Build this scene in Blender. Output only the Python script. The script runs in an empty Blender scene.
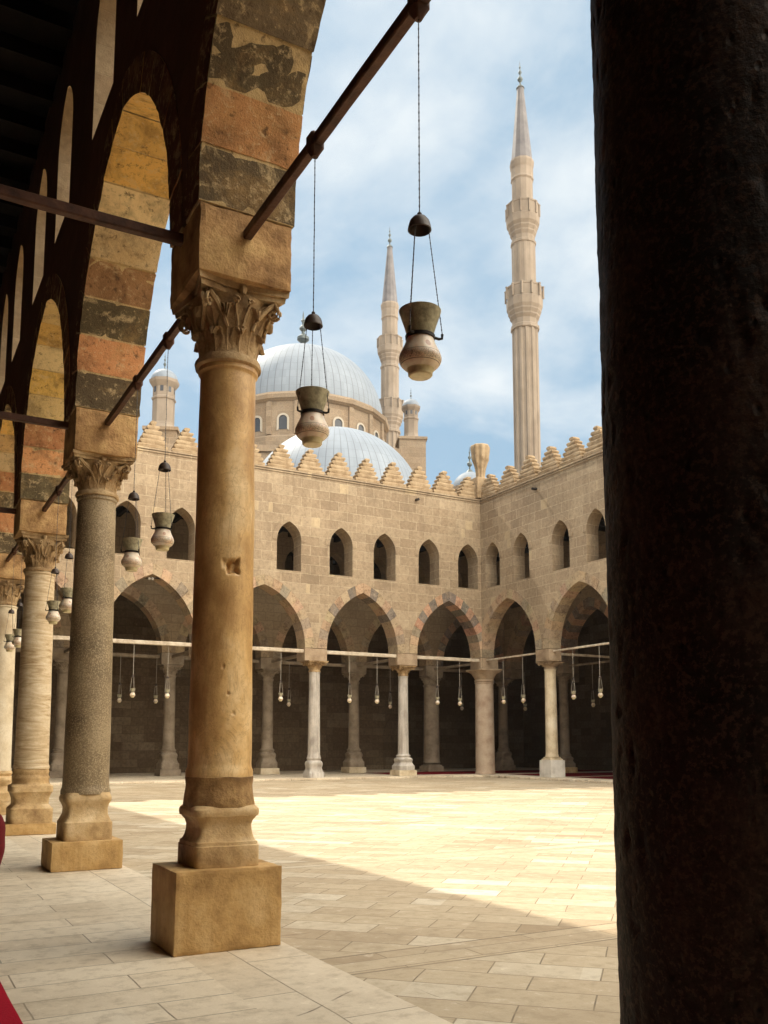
import bpy, bmesh, math, random
from mathutils import Vector, Matrix, noise
from mathutils.geometry import tessellate_polygon
random.seed(7)
PI = math.pi
S = bpy.context.scene
COL = S.collection

# ------------------------------------------------------------------ camera
cam_d = bpy.data.cameras.new('camera'); cam = bpy.data.objects.new('camera', cam_d); COL.objects.link(cam)
S.camera = cam
cam_d.sensor_fit = 'VERTICAL'; cam_d.sensor_height = 32.0
cam_d.lens = 912.56 / 1024 * 32.0
cam_d.shift_y = 122.1 / 1024
cam_d.clip_start = 0.05; cam_d.clip_end = 6000
cam.location = (0, 0, 1.6)
cam.rotation_euler = (math.radians(90 + 6.94), 0, math.radians(-29.09))
S.render.resolution_x = 768; S.render.resolution_y = 1024

# ------------------------------------------------------------------ sun and sky
SUN_DIR = Vector((-0.176, 0.80, 1.0)).normalized()       # towards the sun
SUN_EL = math.asin(SUN_DIR.z)
SUN_AZ = math.atan2(SUN_DIR.x, SUN_DIR.y)                 # clockwise from +Y
sun_d = bpy.data.lights.new('sun', 'SUN'); sun = bpy.data.objects.new('sun', sun_d); COL.objects.link(sun)
sun_d.energy = 2.0; sun_d.angle = math.radians(0.55); sun_d.color = (1.0, 0.91, 0.76)
sun.rotation_euler = SUN_DIR.to_track_quat('Z', 'Y').to_euler(); sun.location = (0, 60, 80)

THIN = (7.3, 7.8, 8.1, 1); FILL_CLOUD = (44, 40.5, 34.5, 1); SKYS = 0.05
W = bpy.data.worlds.new('World'); S.world = W; W.use_nodes = True
nt = W.node_tree; nt.nodes.clear()
def wn(t, **k):
    n = nt.nodes.new(t)
    for a, b in k.items(): setattr(n, a, b)
    return n
sky = wn('ShaderNodeTexSky', sky_type='NISHITA', sun_disc=False, sun_elevation=SUN_EL, sun_rotation=SUN_AZ,
         altitude=50, air_density=1.0, dust_density=2.5, ozone_density=0.4)
tc = wn('ShaderNodeTexCoord'); sep = wn('ShaderNodeSeparateXYZ'); nt.links.new(tc.outputs['Generated'], sep.inputs[0])
def wmath(op, a, b=None):
    n = wn('ShaderNodeMath', operation=op)
    for i, v in enumerate((a, b)):
        if v is None: continue
        if isinstance(v, (int, float)): n.inputs[i].default_value = v
        else: nt.links.new(v, n.inputs[i])
    return n.outputs[0]
den = wmath('ADD', wmath('MAXIMUM', sep.outputs['Z'], 0.0), 0.28)
cx = wmath('DIVIDE', sep.outputs['X'], den); cy = wmath('DIVIDE', sep.outputs['Y'], den)
comb = wn('ShaderNodeCombineXYZ'); nt.links.new(cx, comb.inputs[0]); nt.links.new(cy, comb.inputs[1])
def wnoise(scale, det, off, dist=0.0):
    m = wn('ShaderNodeMapping'); m.inputs['Location'].default_value = off; nt.links.new(comb.outputs[0], m.inputs[0])
    n = wn('ShaderNodeTexNoise'); n.inputs['Scale'].default_value = scale; n.inputs['Detail'].default_value = det
    n.inputs['Roughness'].default_value = 0.55; n.inputs['Distortion'].default_value = dist
    nt.links.new(m.outputs[0], n.inputs['Vector']); return n.outputs['Fac']
n1 = wnoise(1.7, 7, (3.1, 0.6, 0), 0.3); n2 = wnoise(5.5, 6, (0.4, 7.7, 0), 0.2)
cl = wmath('ADD', wmath('MULTIPLY', n1, 0.75), wmath('MULTIPLY', n2, 0.30))
rmp = wn('ShaderNodeValToRGB'); nt.links.new(cl, rmp.inputs[0])
rmp.color_ramp.elements[0].position = 0.49; rmp.color_ramp.elements[0].color = (0.03, 0.03, 0.03, 1)
rmp.color_ramp.elements[1].position = 0.69; rmp.color_ramp.elements[1].color = (1, 1, 1, 1)
mix = wn('ShaderNodeMix', data_type='RGBA'); nt.links.new(rmp.outputs[0], mix.inputs[0])
veil = wn('ShaderNodeMix', data_type='RGBA'); veil.inputs[0].default_value = 0.8; nt.links.new(sky.outputs[0], veil.inputs[6]); veil.inputs[7].default_value = (2.75, 4.55, 6.1, 1)
nt.links.new(veil.outputs[2], mix.inputs[6])
# thin cloud in view; bright fill-light cloud added out of view, right and behind
dp = wn('ShaderNodeVectorMath', operation='DOT_PRODUCT'); nt.links.new(tc.outputs['Generated'], dp.inputs[0])
dp.inputs[1].default_value = Vector((0.44, 0.79, 0.42)).normalized()
off_view = wn('ShaderNodeMapRange', interpolation_type='SMOOTHSTEP'); nt.links.new(dp.outputs['Value'], off_view.inputs[0])
off_view.inputs['From Min'].default_value = 0.84; off_view.inputs['From Max'].default_value = 0.42
thin = wn('ShaderNodeRGB'); thin.outputs[0].default_value = THIN; thick = wn('ShaderNodeRGB'); thick.outputs[0].default_value = FILL_CLOUD
cm = wn('ShaderNodeMix', data_type='RGBA'); nt.links.new(off_view.outputs[0], cm.inputs[0]); nt.links.new(thin.outputs[0], cm.inputs[6]); nt.links.new(thick.outputs[0], cm.inputs[7])
nt.links.new(cm.outputs[2], mix.inputs[7])
side = wn('ShaderNodeVectorMath', operation='DOT_PRODUCT'); nt.links.new(tc.outputs['Generated'], side.inputs[0]); side.inputs[1].default_value = Vector((0.85, -0.55, 0.25)).normalized()
sm = wn('ShaderNodeMapRange', interpolation_type='SMOOTHSTEP'); nt.links.new(side.outputs['Value'], sm.inputs[0]); sm.inputs['From Min'].default_value = -0.42; sm.inputs['From Max'].default_value = 0.35
nt.links.new(wmath('MULTIPLY', off_view.outputs[0], sm.outputs[0]), cm.inputs[0])
cov = wmath('MINIMUM', wmath('ADD', rmp.outputs[0], wmath('MULTIPLY', wmath('MULTIPLY', off_view.outputs[0], sm.outputs[0]), 0.85)), 1.0)
nt.links.new(cov, mix.inputs[0])
bg = wn('ShaderNodeBackground'); bg.inputs[1].default_value = SKYS
nt.links.new(mix.outputs[2], bg.inputs[0])
wo = wn('ShaderNodeOutputWorld'); nt.links.new(bg.outputs[0], wo.inputs[0])

S.view_settings.view_transform = 'Standard'; S.view_settings.look = 'None'
S.view_settings.gamma = 1.0; S.view_settings.use_curve_mapping = False
S.view_settings.exposure = 1.27
S.render.engine = 'CYCLES'
S.cycles.max_bounces = 8; S.cycles.diffuse_bounces = 6

# ------------------------------------------------------------------ material helpers
class NT:
    def __init__(s, name):
        s.m = bpy.data.materials.new(name); s.m.use_nodes = True; s.t = s.m.node_tree; s.t.nodes.clear()
        s.b = s.n('ShaderNodeBsdfPrincipled'); s.o = s.n('ShaderNodeOutputMaterial')
        s.t.links.new(s.b.outputs[0], s.o.inputs[0])
    def n(s, t, **k):
        n = s.t.nodes.new(t)
        for a, b in k.items(): setattr(n, a, b)
        return n
    def put(s, v, sock):
        if v is None: return
        if isinstance(v, (int, float)): sock.default_value = v
        elif isinstance(v, (tuple, list)):
            sock.default_value = tuple(v) + ((1,) if len(v) == 3 and len(sock.default_value) == 4 else ())
        else: s.t.links.new(v, sock)
    def math(s, op, a, b=None, c=None, clamp=False):
        n = s.n('ShaderNodeMath', operation=op); n.use_clamp = clamp
        for i, v in enumerate((a, b, c)): s.put(v, n.inputs[i]) if v is not None else None
        return n.outputs[0]
    def mix(s, f, a, b, mode='MIX'):
        n = s.n('ShaderNodeMix', data_type='RGBA', blend_type=mode)
        s.put(f, n.inputs[0]); s.put(a, n.inputs[6]); s.put(b, n.inputs[7]); return n.outputs[2]
    def ramp(s, f, pts):
        n = s.n('ShaderNodeValToRGB'); s.put(f, n.inputs[0]); e = n.color_ramp.elements
        while len(e) < len(pts): e.new(0.5)
        for i, (p, c) in enumerate(pts):
            e[i].position = p; e[i].color = tuple(c) + (1,) if isinstance(c, (tuple, list)) else (c, c, c, 1)
        return n.outputs[0]
    def noise(s, vec, scale, det=4, rough=0.55, dist=0):
        n = s.n('ShaderNodeTexNoise'); s.put(vec, n.inputs['Vector']); n.inputs['Scale'].default_value = scale
        n.inputs['Detail'].default_value = det; n.inputs['Roughness'].default_value = rough; n.inputs['Distortion'].default_value = dist
        return n
    def scl(s, vec, sc, loc=(0, 0, 0), rot=(0, 0, 0)):
        n = s.n('ShaderNodeMapping'); s.put(vec, n.inputs[0]); n.inputs['Scale'].default_value = sc
        n.inputs['Location'].default_value = loc; n.inputs['Rotation'].default_value = rot; return n.outputs[0]
    def bump(s, h, strength=0.4, dist=0.02):
        n = s.n('ShaderNodeBump'); s.put(h, n.inputs['Height']); n.inputs['Strength'].default_value = strength
        n.inputs['Distance'].default_value = dist; s.t.links.new(n.outputs[0], s.b.inputs['Normal'])
    def pos(s): return s.n('ShaderNodeNewGeometry')
    def wallvec(s):
        g = s.pos(); sp = s.n('ShaderNodeSeparateXYZ'); s.put(g.outputs['Position'], sp.inputs[0])
        sn = s.n('ShaderNodeSeparateXYZ'); s.put(g.outputs['True Normal'], sn.inputs[0])
        f = s.math('GREATER_THAN', s.math('ABSOLUTE', sn.outputs[0]), s.math('ABSOLUTE', sn.outputs[1]))
        u = s.math('ADD', s.math('MULTIPLY', f, sp.outputs[1]), s.math('MULTIPLY', s.math('SUBTRACT', 1.0, f), sp.outputs[0]))
        c = s.n('ShaderNodeCombineXYZ'); s.put(u, c.inputs[0]); s.put(sp.outputs[2], c.inputs[1]); return c.outputs[0], g.outputs['Position']

def brick(t, vec, w, h, mortar, c1=(0, 0, 0), c2=(1, 1, 1), off=0.5, freq=2, smooth=0.3):
    b = t.n('ShaderNodeTexBrick', offset=off, offset_frequency=freq)
    t.put(vec, b.inputs['Vector']); b.inputs['Scale'].default_value = 1; b.inputs['Brick Width'].default_value = w
    b.inputs['Row Height'].default_value = h; b.inputs['Mortar Size'].default_value = mortar; b.inputs['Mortar Smooth'].default_value = smooth
    b.inputs['Color1'].default_value = c1 + (1,); b.inputs['Color2'].default_value = c2 + (1,); b.inputs['Mortar'].default_value = (0.5, 0.5, 0.5, 1)
    b.inputs['Bias'].default_value = 0
    return b

def mat_masonry(name, cols, mortar_col, w=0.82, h=0.43, mortar=0.008, stain=(0.20, 0.15, 0.10), stain_amt=0.45, rough=0.92, bump=0.5, streaks=0.0, odd=None):
    t = NT(name); v, p = t.wallvec()
    wob = t.noise(p, 1.3, 3); vv = t.n('ShaderNodeVectorMath', operation='ADD')
    sc = t.n('ShaderNodeVectorMath', operation='SCALE'); t.put(wob.outputs['Color'], sc.inputs[0]); sc.inputs['Scale'].default_value = 0.09
    t.put(v, vv.inputs[0]); t.put(sc.outputs[0], vv.inputs[1])
    b = brick(t, vv.outputs[0], w, h, mortar)
    # a second, larger grid re-colours pairs of courses so that the blocks never repeat
    b2 = brick(t, t.scl(vv.outputs[0], (1, 1, 1), (0.37, 0, 0)), w * 1.93, h * 2, 0.0, off=0.37)
    f = t.math('ADD', t.math('MULTIPLY', t.ramp(b.outputs['Color'], [(0, 0.0), (1, 1.0)]), 0.6), t.math('MULTIPLY', b2.outputs['Color'], 0.4))
    base = t.ramp(f, [(i / (len(cols) - 1), c) for i, c in enumerate(cols)])
    n1 = t.noise(p, 0.5, 5, 0.6); n2 = t.noise(p, 7.0, 6, 0.7); n3 = t.noise(p, 38, 4, 0.6)
    base = t.mix(t.math('MULTIPLY', t.ramp(n1.outputs['Fac'], [(0.42, 0.0), (0.68, 1.0)]), stain_amt), base, stain)
    base = t.mix(t.ramp(n2.outputs['Fac'], [(0.33, 0.45), (0.55, 0.0)]), base, tuple(c * 0.55 for c in cols[0]))
    base = t.mix(t.ramp(n2.outputs['Fac'], [(0.60, 0.0), (0.75, 0.5)]), base, tuple(min(1, c * 1.35) for c in cols[-1]))
    if odd:
        b3 = brick(t, t.scl(vv.outputs[0], (1, 1, 1), (5.1, 0, 0)), w * 0.5, h, 0.0)
        base = t.mix(t.math('MULTIPLY', t.math('GREATER_THAN', t.math('MULTIPLY', b3.outputs['Color'], b.outputs['Color']), 0.80), 0.35), base, odd)
        base = t.mix(t.math('MULTIPLY', t.math('LESS_THAN', t.math('ADD', b3.outputs['Color'], b2.outputs['Color']), 0.30), 0.3), base, tuple(c * 0.66 for c in cols[0]))
    if streaks:
        ns = t.noise(t.scl(p, (2.6, 2.6, 0.22)), 1.0, 5, 0.65); sz = t.n('ShaderNodeSeparateXYZ'); t.put(p, sz.inputs[0])
        hgt_ = t.ramp(t.math('DIVIDE', sz.outputs[2], 15.0), [(0.55, 0.25), (0.80, 0.5), (0.955, 1.0)])
        base = t.mix(t.math('MULTIPLY', t.math('MULTIPLY', t.ramp(ns.outputs['Fac'], [(0.50, 0.0), (0.70, 1.0)]), hgt_), streaks), base, (0.17, 0.12, 0.08))
    base = t.mix(t.math('MULTIPLY', b.outputs['Fac'], t.ramp(n2.outputs['Fac'], [(0.35, 0.25), (0.6, 0.95)])), base, mortar_col)
    t.put(base, t.b.inputs['Base Color']); t.b.inputs['Roughness'].default_value = rough
    t.b.inputs['Specular IOR Level'].default_value = 0.2
    hgt = t.math('SUBTRACT', t.math('ADD', t.math('MULTIPLY', n2.outputs['Fac'], 0.9), t.math('ADD', t.math('MULTIPLY', n3.outputs['Fac'], 0.35), t.math('MULTIPLY', b.outputs['Color'], 0.25))), t.math('MULTIPLY', b.outputs['Fac'], 0.8))
    t.bump(hgt, bump, 0.03); return t.m

def mat_blocks(name, rough=0.9, bump=0.6, wear=0.5, cream=(0.62, 0.50, 0.33)):
    """stone whose own colour is stored per block in the colour attribute"""
    t = NT(name); a = t.n('ShaderNodeVertexColor', layer_name='Col'); g = t.pos(); p = g.outputs['Position']
    n1 = t.noise(p, 2.6, 6, 0.7, 0.4); n2 = t.noise(p, 12, 7, 0.75); n3 = t.noise(p, 60, 3, 0.6); n0 = t.noise(p, 1.5, 6, 0.7, 0.6); n4 = t.noise(p, 5.0, 7, 0.75, 0.5)
    c = t.mix(t.math('MULTIPLY', t.ramp(n0.outputs['Fac'], [(0.50, 0.0), (0.64, 0.42)]), wear * 1.2), a.outputs['Color'], (0.46, 0.28, 0.11))
    c = t.mix(t.ramp(n1.outputs['Fac'], [(0.34, 0.70), (0.52, 0.0)]), c, t.mix(0.70, c, (0.035, 0.02, 0.012)))
    c = t.mix(t.math('MULTIPLY', t.ramp(n4.outputs['Fac'], [(0.54, 0.0), (0.66, 0.8)]), wear), c, cream)
    c = t.mix(t.math('MULTIPLY', t.ramp(n2.outputs['Fac'], [(0.57, 0.0), (0.64, 0.7)]), wear), c, cream)
    c = t.mix(t.ramp(n2.outputs['Fac'], [(0.34, 0.75), (0.45, 0.0)]), c, (0.07, 0.04, 0.02))
    t.put(c, t.b.inputs['Base Color']); t.b.inputs['Roughness'].default_value = rough; t.b.inputs['Specular IOR Level'].default_value = 0.2
    t.bump(t.math('ADD', n2.outputs['Fac'], t.math('MULTIPLY', n3.outputs['Fac'], 0.4)), bump, 0.02); return t.m

def mat_stone(name, c_lo, c_mid, c_hi, scale=2.0, stretch=(1, 1, 1), rough=0.8, bump=0.4, speck=None, speck_scale=90, pits=0.0, dist=0.0, streak=None, spec=0.3, streak_sc=(9, 9, 0.55)):
    t = NT(name); g = t.pos(); p = t.scl(g.outputs['Position'], stretch)
    n1 = t.noise(p, scale, 6, 0.62, dist); n2 = t.noise(g.outputs['Position'], 22, 5, 0.65)
    c = t.ramp(n1.outputs['Fac'], [(0.30, c_lo), (0.50, c_mid), (0.70, c_hi)])
    c = t.mix(t.ramp(n2.outputs['Fac'], [(0.3, 0.30), (0.5, 0.0)]), c, c_lo)
    if streak:
        ns = t.noise(t.scl(g.outputs['Position'], streak_sc), 1.0, 5, 0.65)
        c = t.mix(t.ramp(ns.outputs['Fac'], [(0.50, 0.0), (0.68, 0.75)]), c, streak)
    if speck:
        ns = t.noise(g.outputs['Position'], speck_scale, 3, 0.7)
        c = t.mix(t.ramp(ns.outputs['Fac'], [(0.52, 0.0), (0.60, 0.8)]), c, speck)
        c = t.mix(t.ramp(ns.outputs['Fac'], [(0.36, 0.6), (0.44, 0.0)]), c, c_lo)
    h = t.math('ADD', n2.outputs['Fac'], t.math('MULTIPLY', n1.outputs['Fac'], 0.4))
    if spec == 0.45:      # marble veins
        nv = t.noise(t.scl(g.outputs['Position'], (1, 1, 0.45)), 3.2, 8, 0.7, 2.2)
        c = t.mix(t.math('MULTIPLY', t.ramp(nv.outputs['Fac'], [(0.485, 0.0), (0.50, 1.0), (0.515, 0.0)]), 0.5), c, (0.26, 0.13, 0.045))
        nd = t.noise(g.outputs['Position'], 1.1, 5, 0.6)
        c = t.mix(t.ramp(nd.outputs['Fac'], [(0.52, 0.0), (0.66, 0.55)]), c, (0.36, 0.22, 0.09))
    if pits:
        vo = t.n('ShaderNodeTexVoronoi'); t.put(t.scl(g.outputs['Position'], (1, 1, 0.6)), vo.inputs['Vector']); vo.inputs['Scale'].default_value = 16
        pt = t.ramp(vo.outputs['Distance'], [(0.05, 0.0), (0.22, 1.0)]); h = t.math('ADD', h, t.math('MULTIPLY', pt, pits))
        c = t.mix(t.ramp(vo.outputs['Distance'], [(0.04, 0.7), (0.14, 0.0)]), c, tuple(x * 0.35 for x in c_lo))
    t.put(c, t.b.inputs['Base Color']); t.b.inputs['Roughness'].default_value = rough; t.b.inputs['Specular IOR Level'].default_value = spec
    t.bump(h, bump, 0.02); return t.m

def mat_paving(name, rot, w, h, cols, loc=(0, 0, 0), swap=False, strips=False, mortar=0.006, rough=0.62, dark=(0.30, 0.235, 0.155)):
    t = NT(name); g = t.pos(); p = g.outputs['Position']
    v = t.scl(p, (1, 1, 1), loc, (0, 0, rot))
    wob = t.noise(p, 0.9, 2); sc = t.n('ShaderNodeVectorMath', operation='SCALE'); t.put(wob.outputs['Color'], sc.inputs[0]); sc.inputs['Scale'].default_value = 0.05
    vv = t.n('ShaderNodeVectorMath', operation='ADD'); t.put(v, vv.inputs[0]); t.put(sc.outputs[0], vv.inputs[1])
    b = brick(t, vv.outputs[0], w, h, mortar, off=0.42, smooth=0.15); b2 = brick(t, vv.outputs[0], w * 2, h * 3, 0, off=0.3)
    fac, colr, grp = b.outputs['Fac'], b.outputs['Color'], b2.outputs['Color']
    if strips:
        bb = brick(t, p, 1.4, 0.26, mortar, off=0.5); sp = t.n('ShaderNodeSeparateXYZ'); t.put(p, sp.inputs[0])
        def near(o, per, off, half):
            m = t.math('PINGPONG', t.math('ADD', o, off), per / 2); return t.math('LESS_THAN', m, half), t.math('LESS_THAN', t.math('ABSOLUTE', t.math('SUBTRACT', m, half)), 0.012)
        m1, e1 = near(sp.outputs[1], 5.37, -6.18, 0.26)
        m2, e2 = near(sp.outputs[0], 5.07, -2.54 - 2.5, 0.24)
        m = m1
        fac = t.math('MAXIMUM', t.math('ADD', t.math('MULTIPLY', fac, t.math('SUBTRACT', 1.0, m)), t.math('MULTIPLY', bb.outputs['Fac'], m)), e1)
        colr = t.mix(m, colr, bb.outputs['Color'])
    f = t.math('ADD', t.math('MULTIPLY', colr, 0.7), t.math('MULTIPLY', grp, 0.3))
    c = t.ramp(f, [(i / (len(cols) - 1), cc) for i, cc in enumerate(cols)])
    n1 = t.noise(p, 0.45, 6, 0.6); n2 = t.noise(t.scl(p, (1, 1, 1)), 6, 7, 0.7); n3 = t.noise(p, 45, 4, 0.65)
    c = t.mix(t.ramp(n1.outputs['Fac'], [(0.45, 0.0), (0.72, 0.45)]), c, dark)
    c = t.mix(t.ramp(n2.outputs['Fac'], [(0.36, 0.40), (0.50, 0.0)]), c, dark)
    c = t.mix(t.ramp(n2.outputs['Fac'], [(0.58, 0.0), (0.72, 0.45)]), c, tuple(min(1, x * 1.2) for x in cols[-1]))
    # hairline cracks
    vo = t.n('ShaderNodeTexVoronoi', feature='DISTANCE_TO_EDGE'); t.put(t.mix(0.12, p, wob.outputs['Color']), vo.inputs['Vector']); vo.inputs['Scale'].default_value = 0.55
    crk = t.math('MULTIPLY', t.math('LESS_THAN', vo.outputs['Distance'], 0.0016), t.ramp(n1.outputs['Fac'], [(0.56, 0.0), (0.60, 0.8)]))
    c = t.mix(crk, c, (0.08, 0.055, 0.03))
    c = t.mix(t.math('MULTIPLY', fac, t.ramp(n2.outputs['Fac'], [(0.35, 0.35), (0.6, 0.85)])), c, (0.13, 0.095, 0.055))
    t.put(c, t.b.inputs['Base Color']); t.b.inputs['Specular IOR Level'].default_value = 0.35
    t.put(t.ramp(n2.outputs['Fac'], [(0.3, rough + 0.2), (0.7, rough - 0.08)]), t.b.inputs['Roughness'])
    t.bump(t.math('SUBTRACT', t.math('ADD', t.math('MULTIPLY', n2.outputs['Fac'], 0.5), t.math('ADD', t.math('MULTIPLY', n3.outputs['Fac'], 0.2), t.math('MULTIPLY', colr, 0.25))), t.math('MULTIPLY', fac, 1.0)), 0.45, 0.02)
    return t.m

def mat_plain(name, col, rough=0.6, metal=0.0, var=0.25, scale=12, bump=0.15, spec=0.4):
    t = NT(name); g = t.pos(); n = t.noise(g.outputs['Position'], scale, 5, 0.6)
    t.put(t.mix(t.ramp(n.outputs['Fac'], [(0.3, var), (0.65, 0.0)]), tuple(col), tuple(c * 0.35 for c in col)), t.b.inputs['Base Color'])
    t.b.inputs['Roughness'].default_value = rough; t.b.inputs['Metallic'].default_value = metal; t.b.inputs['Specular IOR Level'].default_value = spec
    t.bump(n.outputs['Fac'], bump, 0.01); return t.m

def mat_lead(name):
    """lead sheet dome: ribs by angle, rings by height, from the object's own coordinates"""
    t = NT(name); tcn = t.n('ShaderNodeTexCoord'); o = tcn.outputs['Object']; sp = t.n('ShaderNodeSeparateXYZ'); t.put(o, sp.inputs[0])
    ang = t.math('MULTIPLY', t.math('ARCTAN2', sp.outputs[1], sp.outputs[0]), 72 / (2 * PI))
    rib = t.math('ABSOLUTE', t.math('SUBTRACT', t.math('FRACT', ang), 0.5)); ribm = t.math('LESS_THAN', rib, 0.06)
    rg = t.math('FRACT', t.math('MULTIPLY', sp.outputs[2], 0.9)); rgm = t.math('LESS_THAN', rg, 0.05)
    cell = t.n('ShaderNodeTexWhiteNoise', noise_dimensions='2D'); cv = t.n('ShaderNodeCombineXYZ')
    t.put(t.math('FLOOR', ang), cv.inputs[0]); t.put(t.math('FLOOR', t.math('MULTIPLY', sp.outputs[2], 0.9)), cv.inputs[1]); t.put(cv.outputs[0], cell.inputs[0])
    n = t.noise(o, 0.35, 5, 0.6)
    c = t.mix(cell.outputs['Value'], (0.195, 0.23, 0.275), (0.22, 0.258, 0.305))
    c = t.mix(t.ramp(n.outputs['Fac'], [(0.35, 0.35), (0.6, 0.0)]), c, (0.14, 0.165, 0.20))
    c = t.mix(t.math('MULTIPLY', t.math('MAXIMUM', ribm, t.math('MULTIPLY', rgm, 0.4)), 0.75), c, (0.11, 0.13, 0.16))
    t.put(c, t.b.inputs['Base Color']); t.b.inputs['Roughness'].default_value = 0.62; t.b.inputs['Metallic'].default_value = 0.1
    t.bump(t.math('ADD', ribm, t.math('MULTIPLY', rgm, 0.5)), 0.5, 0.06); return t.m

M = {}
SAND = [(0.28, 0.205, 0.135), (0.34, 0.257, 0.17), (0.375, 0.288, 0.192), (0.43, 0.34, 0.232)]
M['wall'] = mat_masonry('sandstone_masonry', SAND, (0.47, 0.385, 0.265), w=0.98, h=0.46, mortar=0.012, streaks=0.5, odd=(0.58, 0.45, 0.27))
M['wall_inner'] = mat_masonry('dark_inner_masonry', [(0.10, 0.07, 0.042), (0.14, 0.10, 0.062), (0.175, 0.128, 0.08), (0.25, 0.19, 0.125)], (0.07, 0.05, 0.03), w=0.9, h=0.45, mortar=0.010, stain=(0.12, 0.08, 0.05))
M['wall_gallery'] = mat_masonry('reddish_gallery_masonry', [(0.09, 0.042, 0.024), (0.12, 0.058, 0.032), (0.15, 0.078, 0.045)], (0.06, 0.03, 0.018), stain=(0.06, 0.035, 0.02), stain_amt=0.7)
M['wall_tan'] = mat_masonry('tan_masonry', [(0.40, 0.28, 0.165), (0.48, 0.35, 0.21), (0.56, 0.43, 0.27)], (0.42, 0.32, 0.2))
M['impost_far'] = mat_stone('pale_impost_stone', (0.22, 0.155, 0.10), (0.34, 0.25, 0.165), (0.44, 0.34, 0.235), 2.0, bump=0.6, rough=0.9)
M['merlon'] = mat_stone('merlon_sandstone', (0.22, 0.15, 0.085), (0.33, 0.24, 0.145), (0.42, 0.32, 0.205), 3, bump=0.7, rough=0.95)
M['blocks'] = mat_blocks('coloured_arch_blocks', wear=0.35)
M['blocks_near'] = mat_blocks('worn_arch_blocks', wear=0.75, bump=0.9, cream=(0.66, 0.50, 0.28))
M['impost'] = mat_stone('impost_stone', (0.15, 0.075, 0.03), (0.42, 0.25, 0.11), (0.60, 0.40, 0.18), 3.4, bump=0.8, rough=0.9)
M['court'] = mat_paving('courtyard_paving', math.radians(45), 0.78, 0.37, [(0.36, 0.27, 0.17), (0.48, 0.385, 0.26), (0.53, 0.435, 0.30), (0.68, 0.61, 0.48)], strips=True)
M['gallery_floor'] = mat_paving('gallery_paving', 0, 1.25, 0.40, [(0.62, 0.52, 0.385), (0.72, 0.62, 0.47), (0.80, 0.71, 0.56)], loc=(0.3, 0.1, 0), rough=0.55)
M['threshold'] = mat_paving('threshold_paving', math.radians(90), 1.6, 0.85, [(0.64, 0.54, 0.40), (0.72, 0.62, 0.47), (0.80, 0.71, 0.56)], loc=(0.2, 0.0, 0), rough=0.55)
M['ground'] = mat_stone('dusty_ground', (0.28, 0.22, 0.15), (0.36, 0.29, 0.2), (0.42, 0.34, 0.24), 0.1)
M['honey'] = mat_stone('honey_marble', (0.34, 0.18, 0.06), (0.66, 0.43, 0.18), (0.86, 0.68, 0.40), 2.1, (1, 1, 0.6), rough=0.42, bump=0.2, streak=(0.36, 0.20, 0.07), streak_sc=(5, 5, 1.1), spec=0.45)
M['granite'] = mat_stone('speckled_grey_granite', (0.12, 0.085, 0.05), (0.26, 0.195, 0.115), (0.36, 0.28, 0.17), 1.6, rough=0.5, bump=0.25, speck=(0.44, 0.35, 0.22), speck_scale=55)
M['banded'] = mat_stone('banded_cream_marble', (0.36, 0.24, 0.12), (0.60, 0.47, 0.30), (0.74, 0.64, 0.47), 1.2, (1.2, 1.2, 7), rough=0.45, bump=0.15, dist=1.6)
M['cream'] = mat_stone('cream_marble', (0.42, 0.32, 0.2), (0.64, 0.54, 0.38), (0.76, 0.68, 0.53), 1.8, rough=0.5, bump=0.2)
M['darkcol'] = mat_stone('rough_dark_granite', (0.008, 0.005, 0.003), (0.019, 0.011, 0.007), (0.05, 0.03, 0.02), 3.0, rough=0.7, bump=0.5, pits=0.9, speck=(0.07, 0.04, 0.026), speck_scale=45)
M['pedestal'] = mat_stone('ochre_plastered_pedestal', (0.26, 0.145, 0.05), (0.55, 0.35, 0.14), (0.68, 0.48, 0.24), 2.4, rough=0.7, bump=0.45, streak=(0.44, 0.27, 0.10), streak_sc=(14, 14, 0.8))
M['base'] = mat_stone('worn_base_stone', (0.20, 0.11, 0.045), (0.54, 0.37, 0.18), (0.72, 0.56, 0.34), 2.2, rough=0.7, bump=0.5)
M['capital'] = mat_stone('carved_capital_stone', (0.14, 0.08, 0.035), (0.36, 0.24, 0.12), (0.54, 0.40, 0.23), 4, rough=0.85, bump=0.7)
M['greymarble'] = mat_stone('grey_white_marble', (0.30, 0.27, 0.24), (0.48, 0.44, 0.39), (0.62, 0.58, 0.52), 2.2, (1, 1, 0.6), rough=0.5, bump=0.2, streak=(0.28, 0.24, 0.2))
M['pinkstone'] = mat_stone('pinkish_sandstone_shaft', (0.30, 0.21, 0.15), (0.42, 0.32, 0.235), (0.50, 0.40, 0.30), 2.0, rough=0.8, bump=0.3)
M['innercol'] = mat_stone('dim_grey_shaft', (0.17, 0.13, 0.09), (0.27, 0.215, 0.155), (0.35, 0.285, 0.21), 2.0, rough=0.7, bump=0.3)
M['whitemarble'] = mat_stone('white_marble_base', (0.5, 0.47, 0.42), (0.68, 0.65, 0.6), (0.76, 0.73, 0.68), 2.4, rough=0.5, bump=0.2)
M['timber_dark'] = mat_stone('dark_tie_timber', (0.035, 0.014, 0.008), (0.075, 0.03, 0.016), (0.12, 0.055, 0.03), 6, (1, 1, 1), rough=0.6, bump=0.4)
M['timber_pale'] = mat_stone('weathered_pale_timber', (0.34, 0.27, 0.19), (0.50, 0.42, 0.32), (0.62, 0.55, 0.44), 5, rough=0.8, bump=0.4)
M['ceiling'] = mat_stone('dark_ceiling_timber', (0.005, 0.003, 0.002), (0.009, 0.006, 0.004), (0.016, 0.010, 0.006), 2, rough=0.9)  # near-black timber colour, even all over
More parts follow.
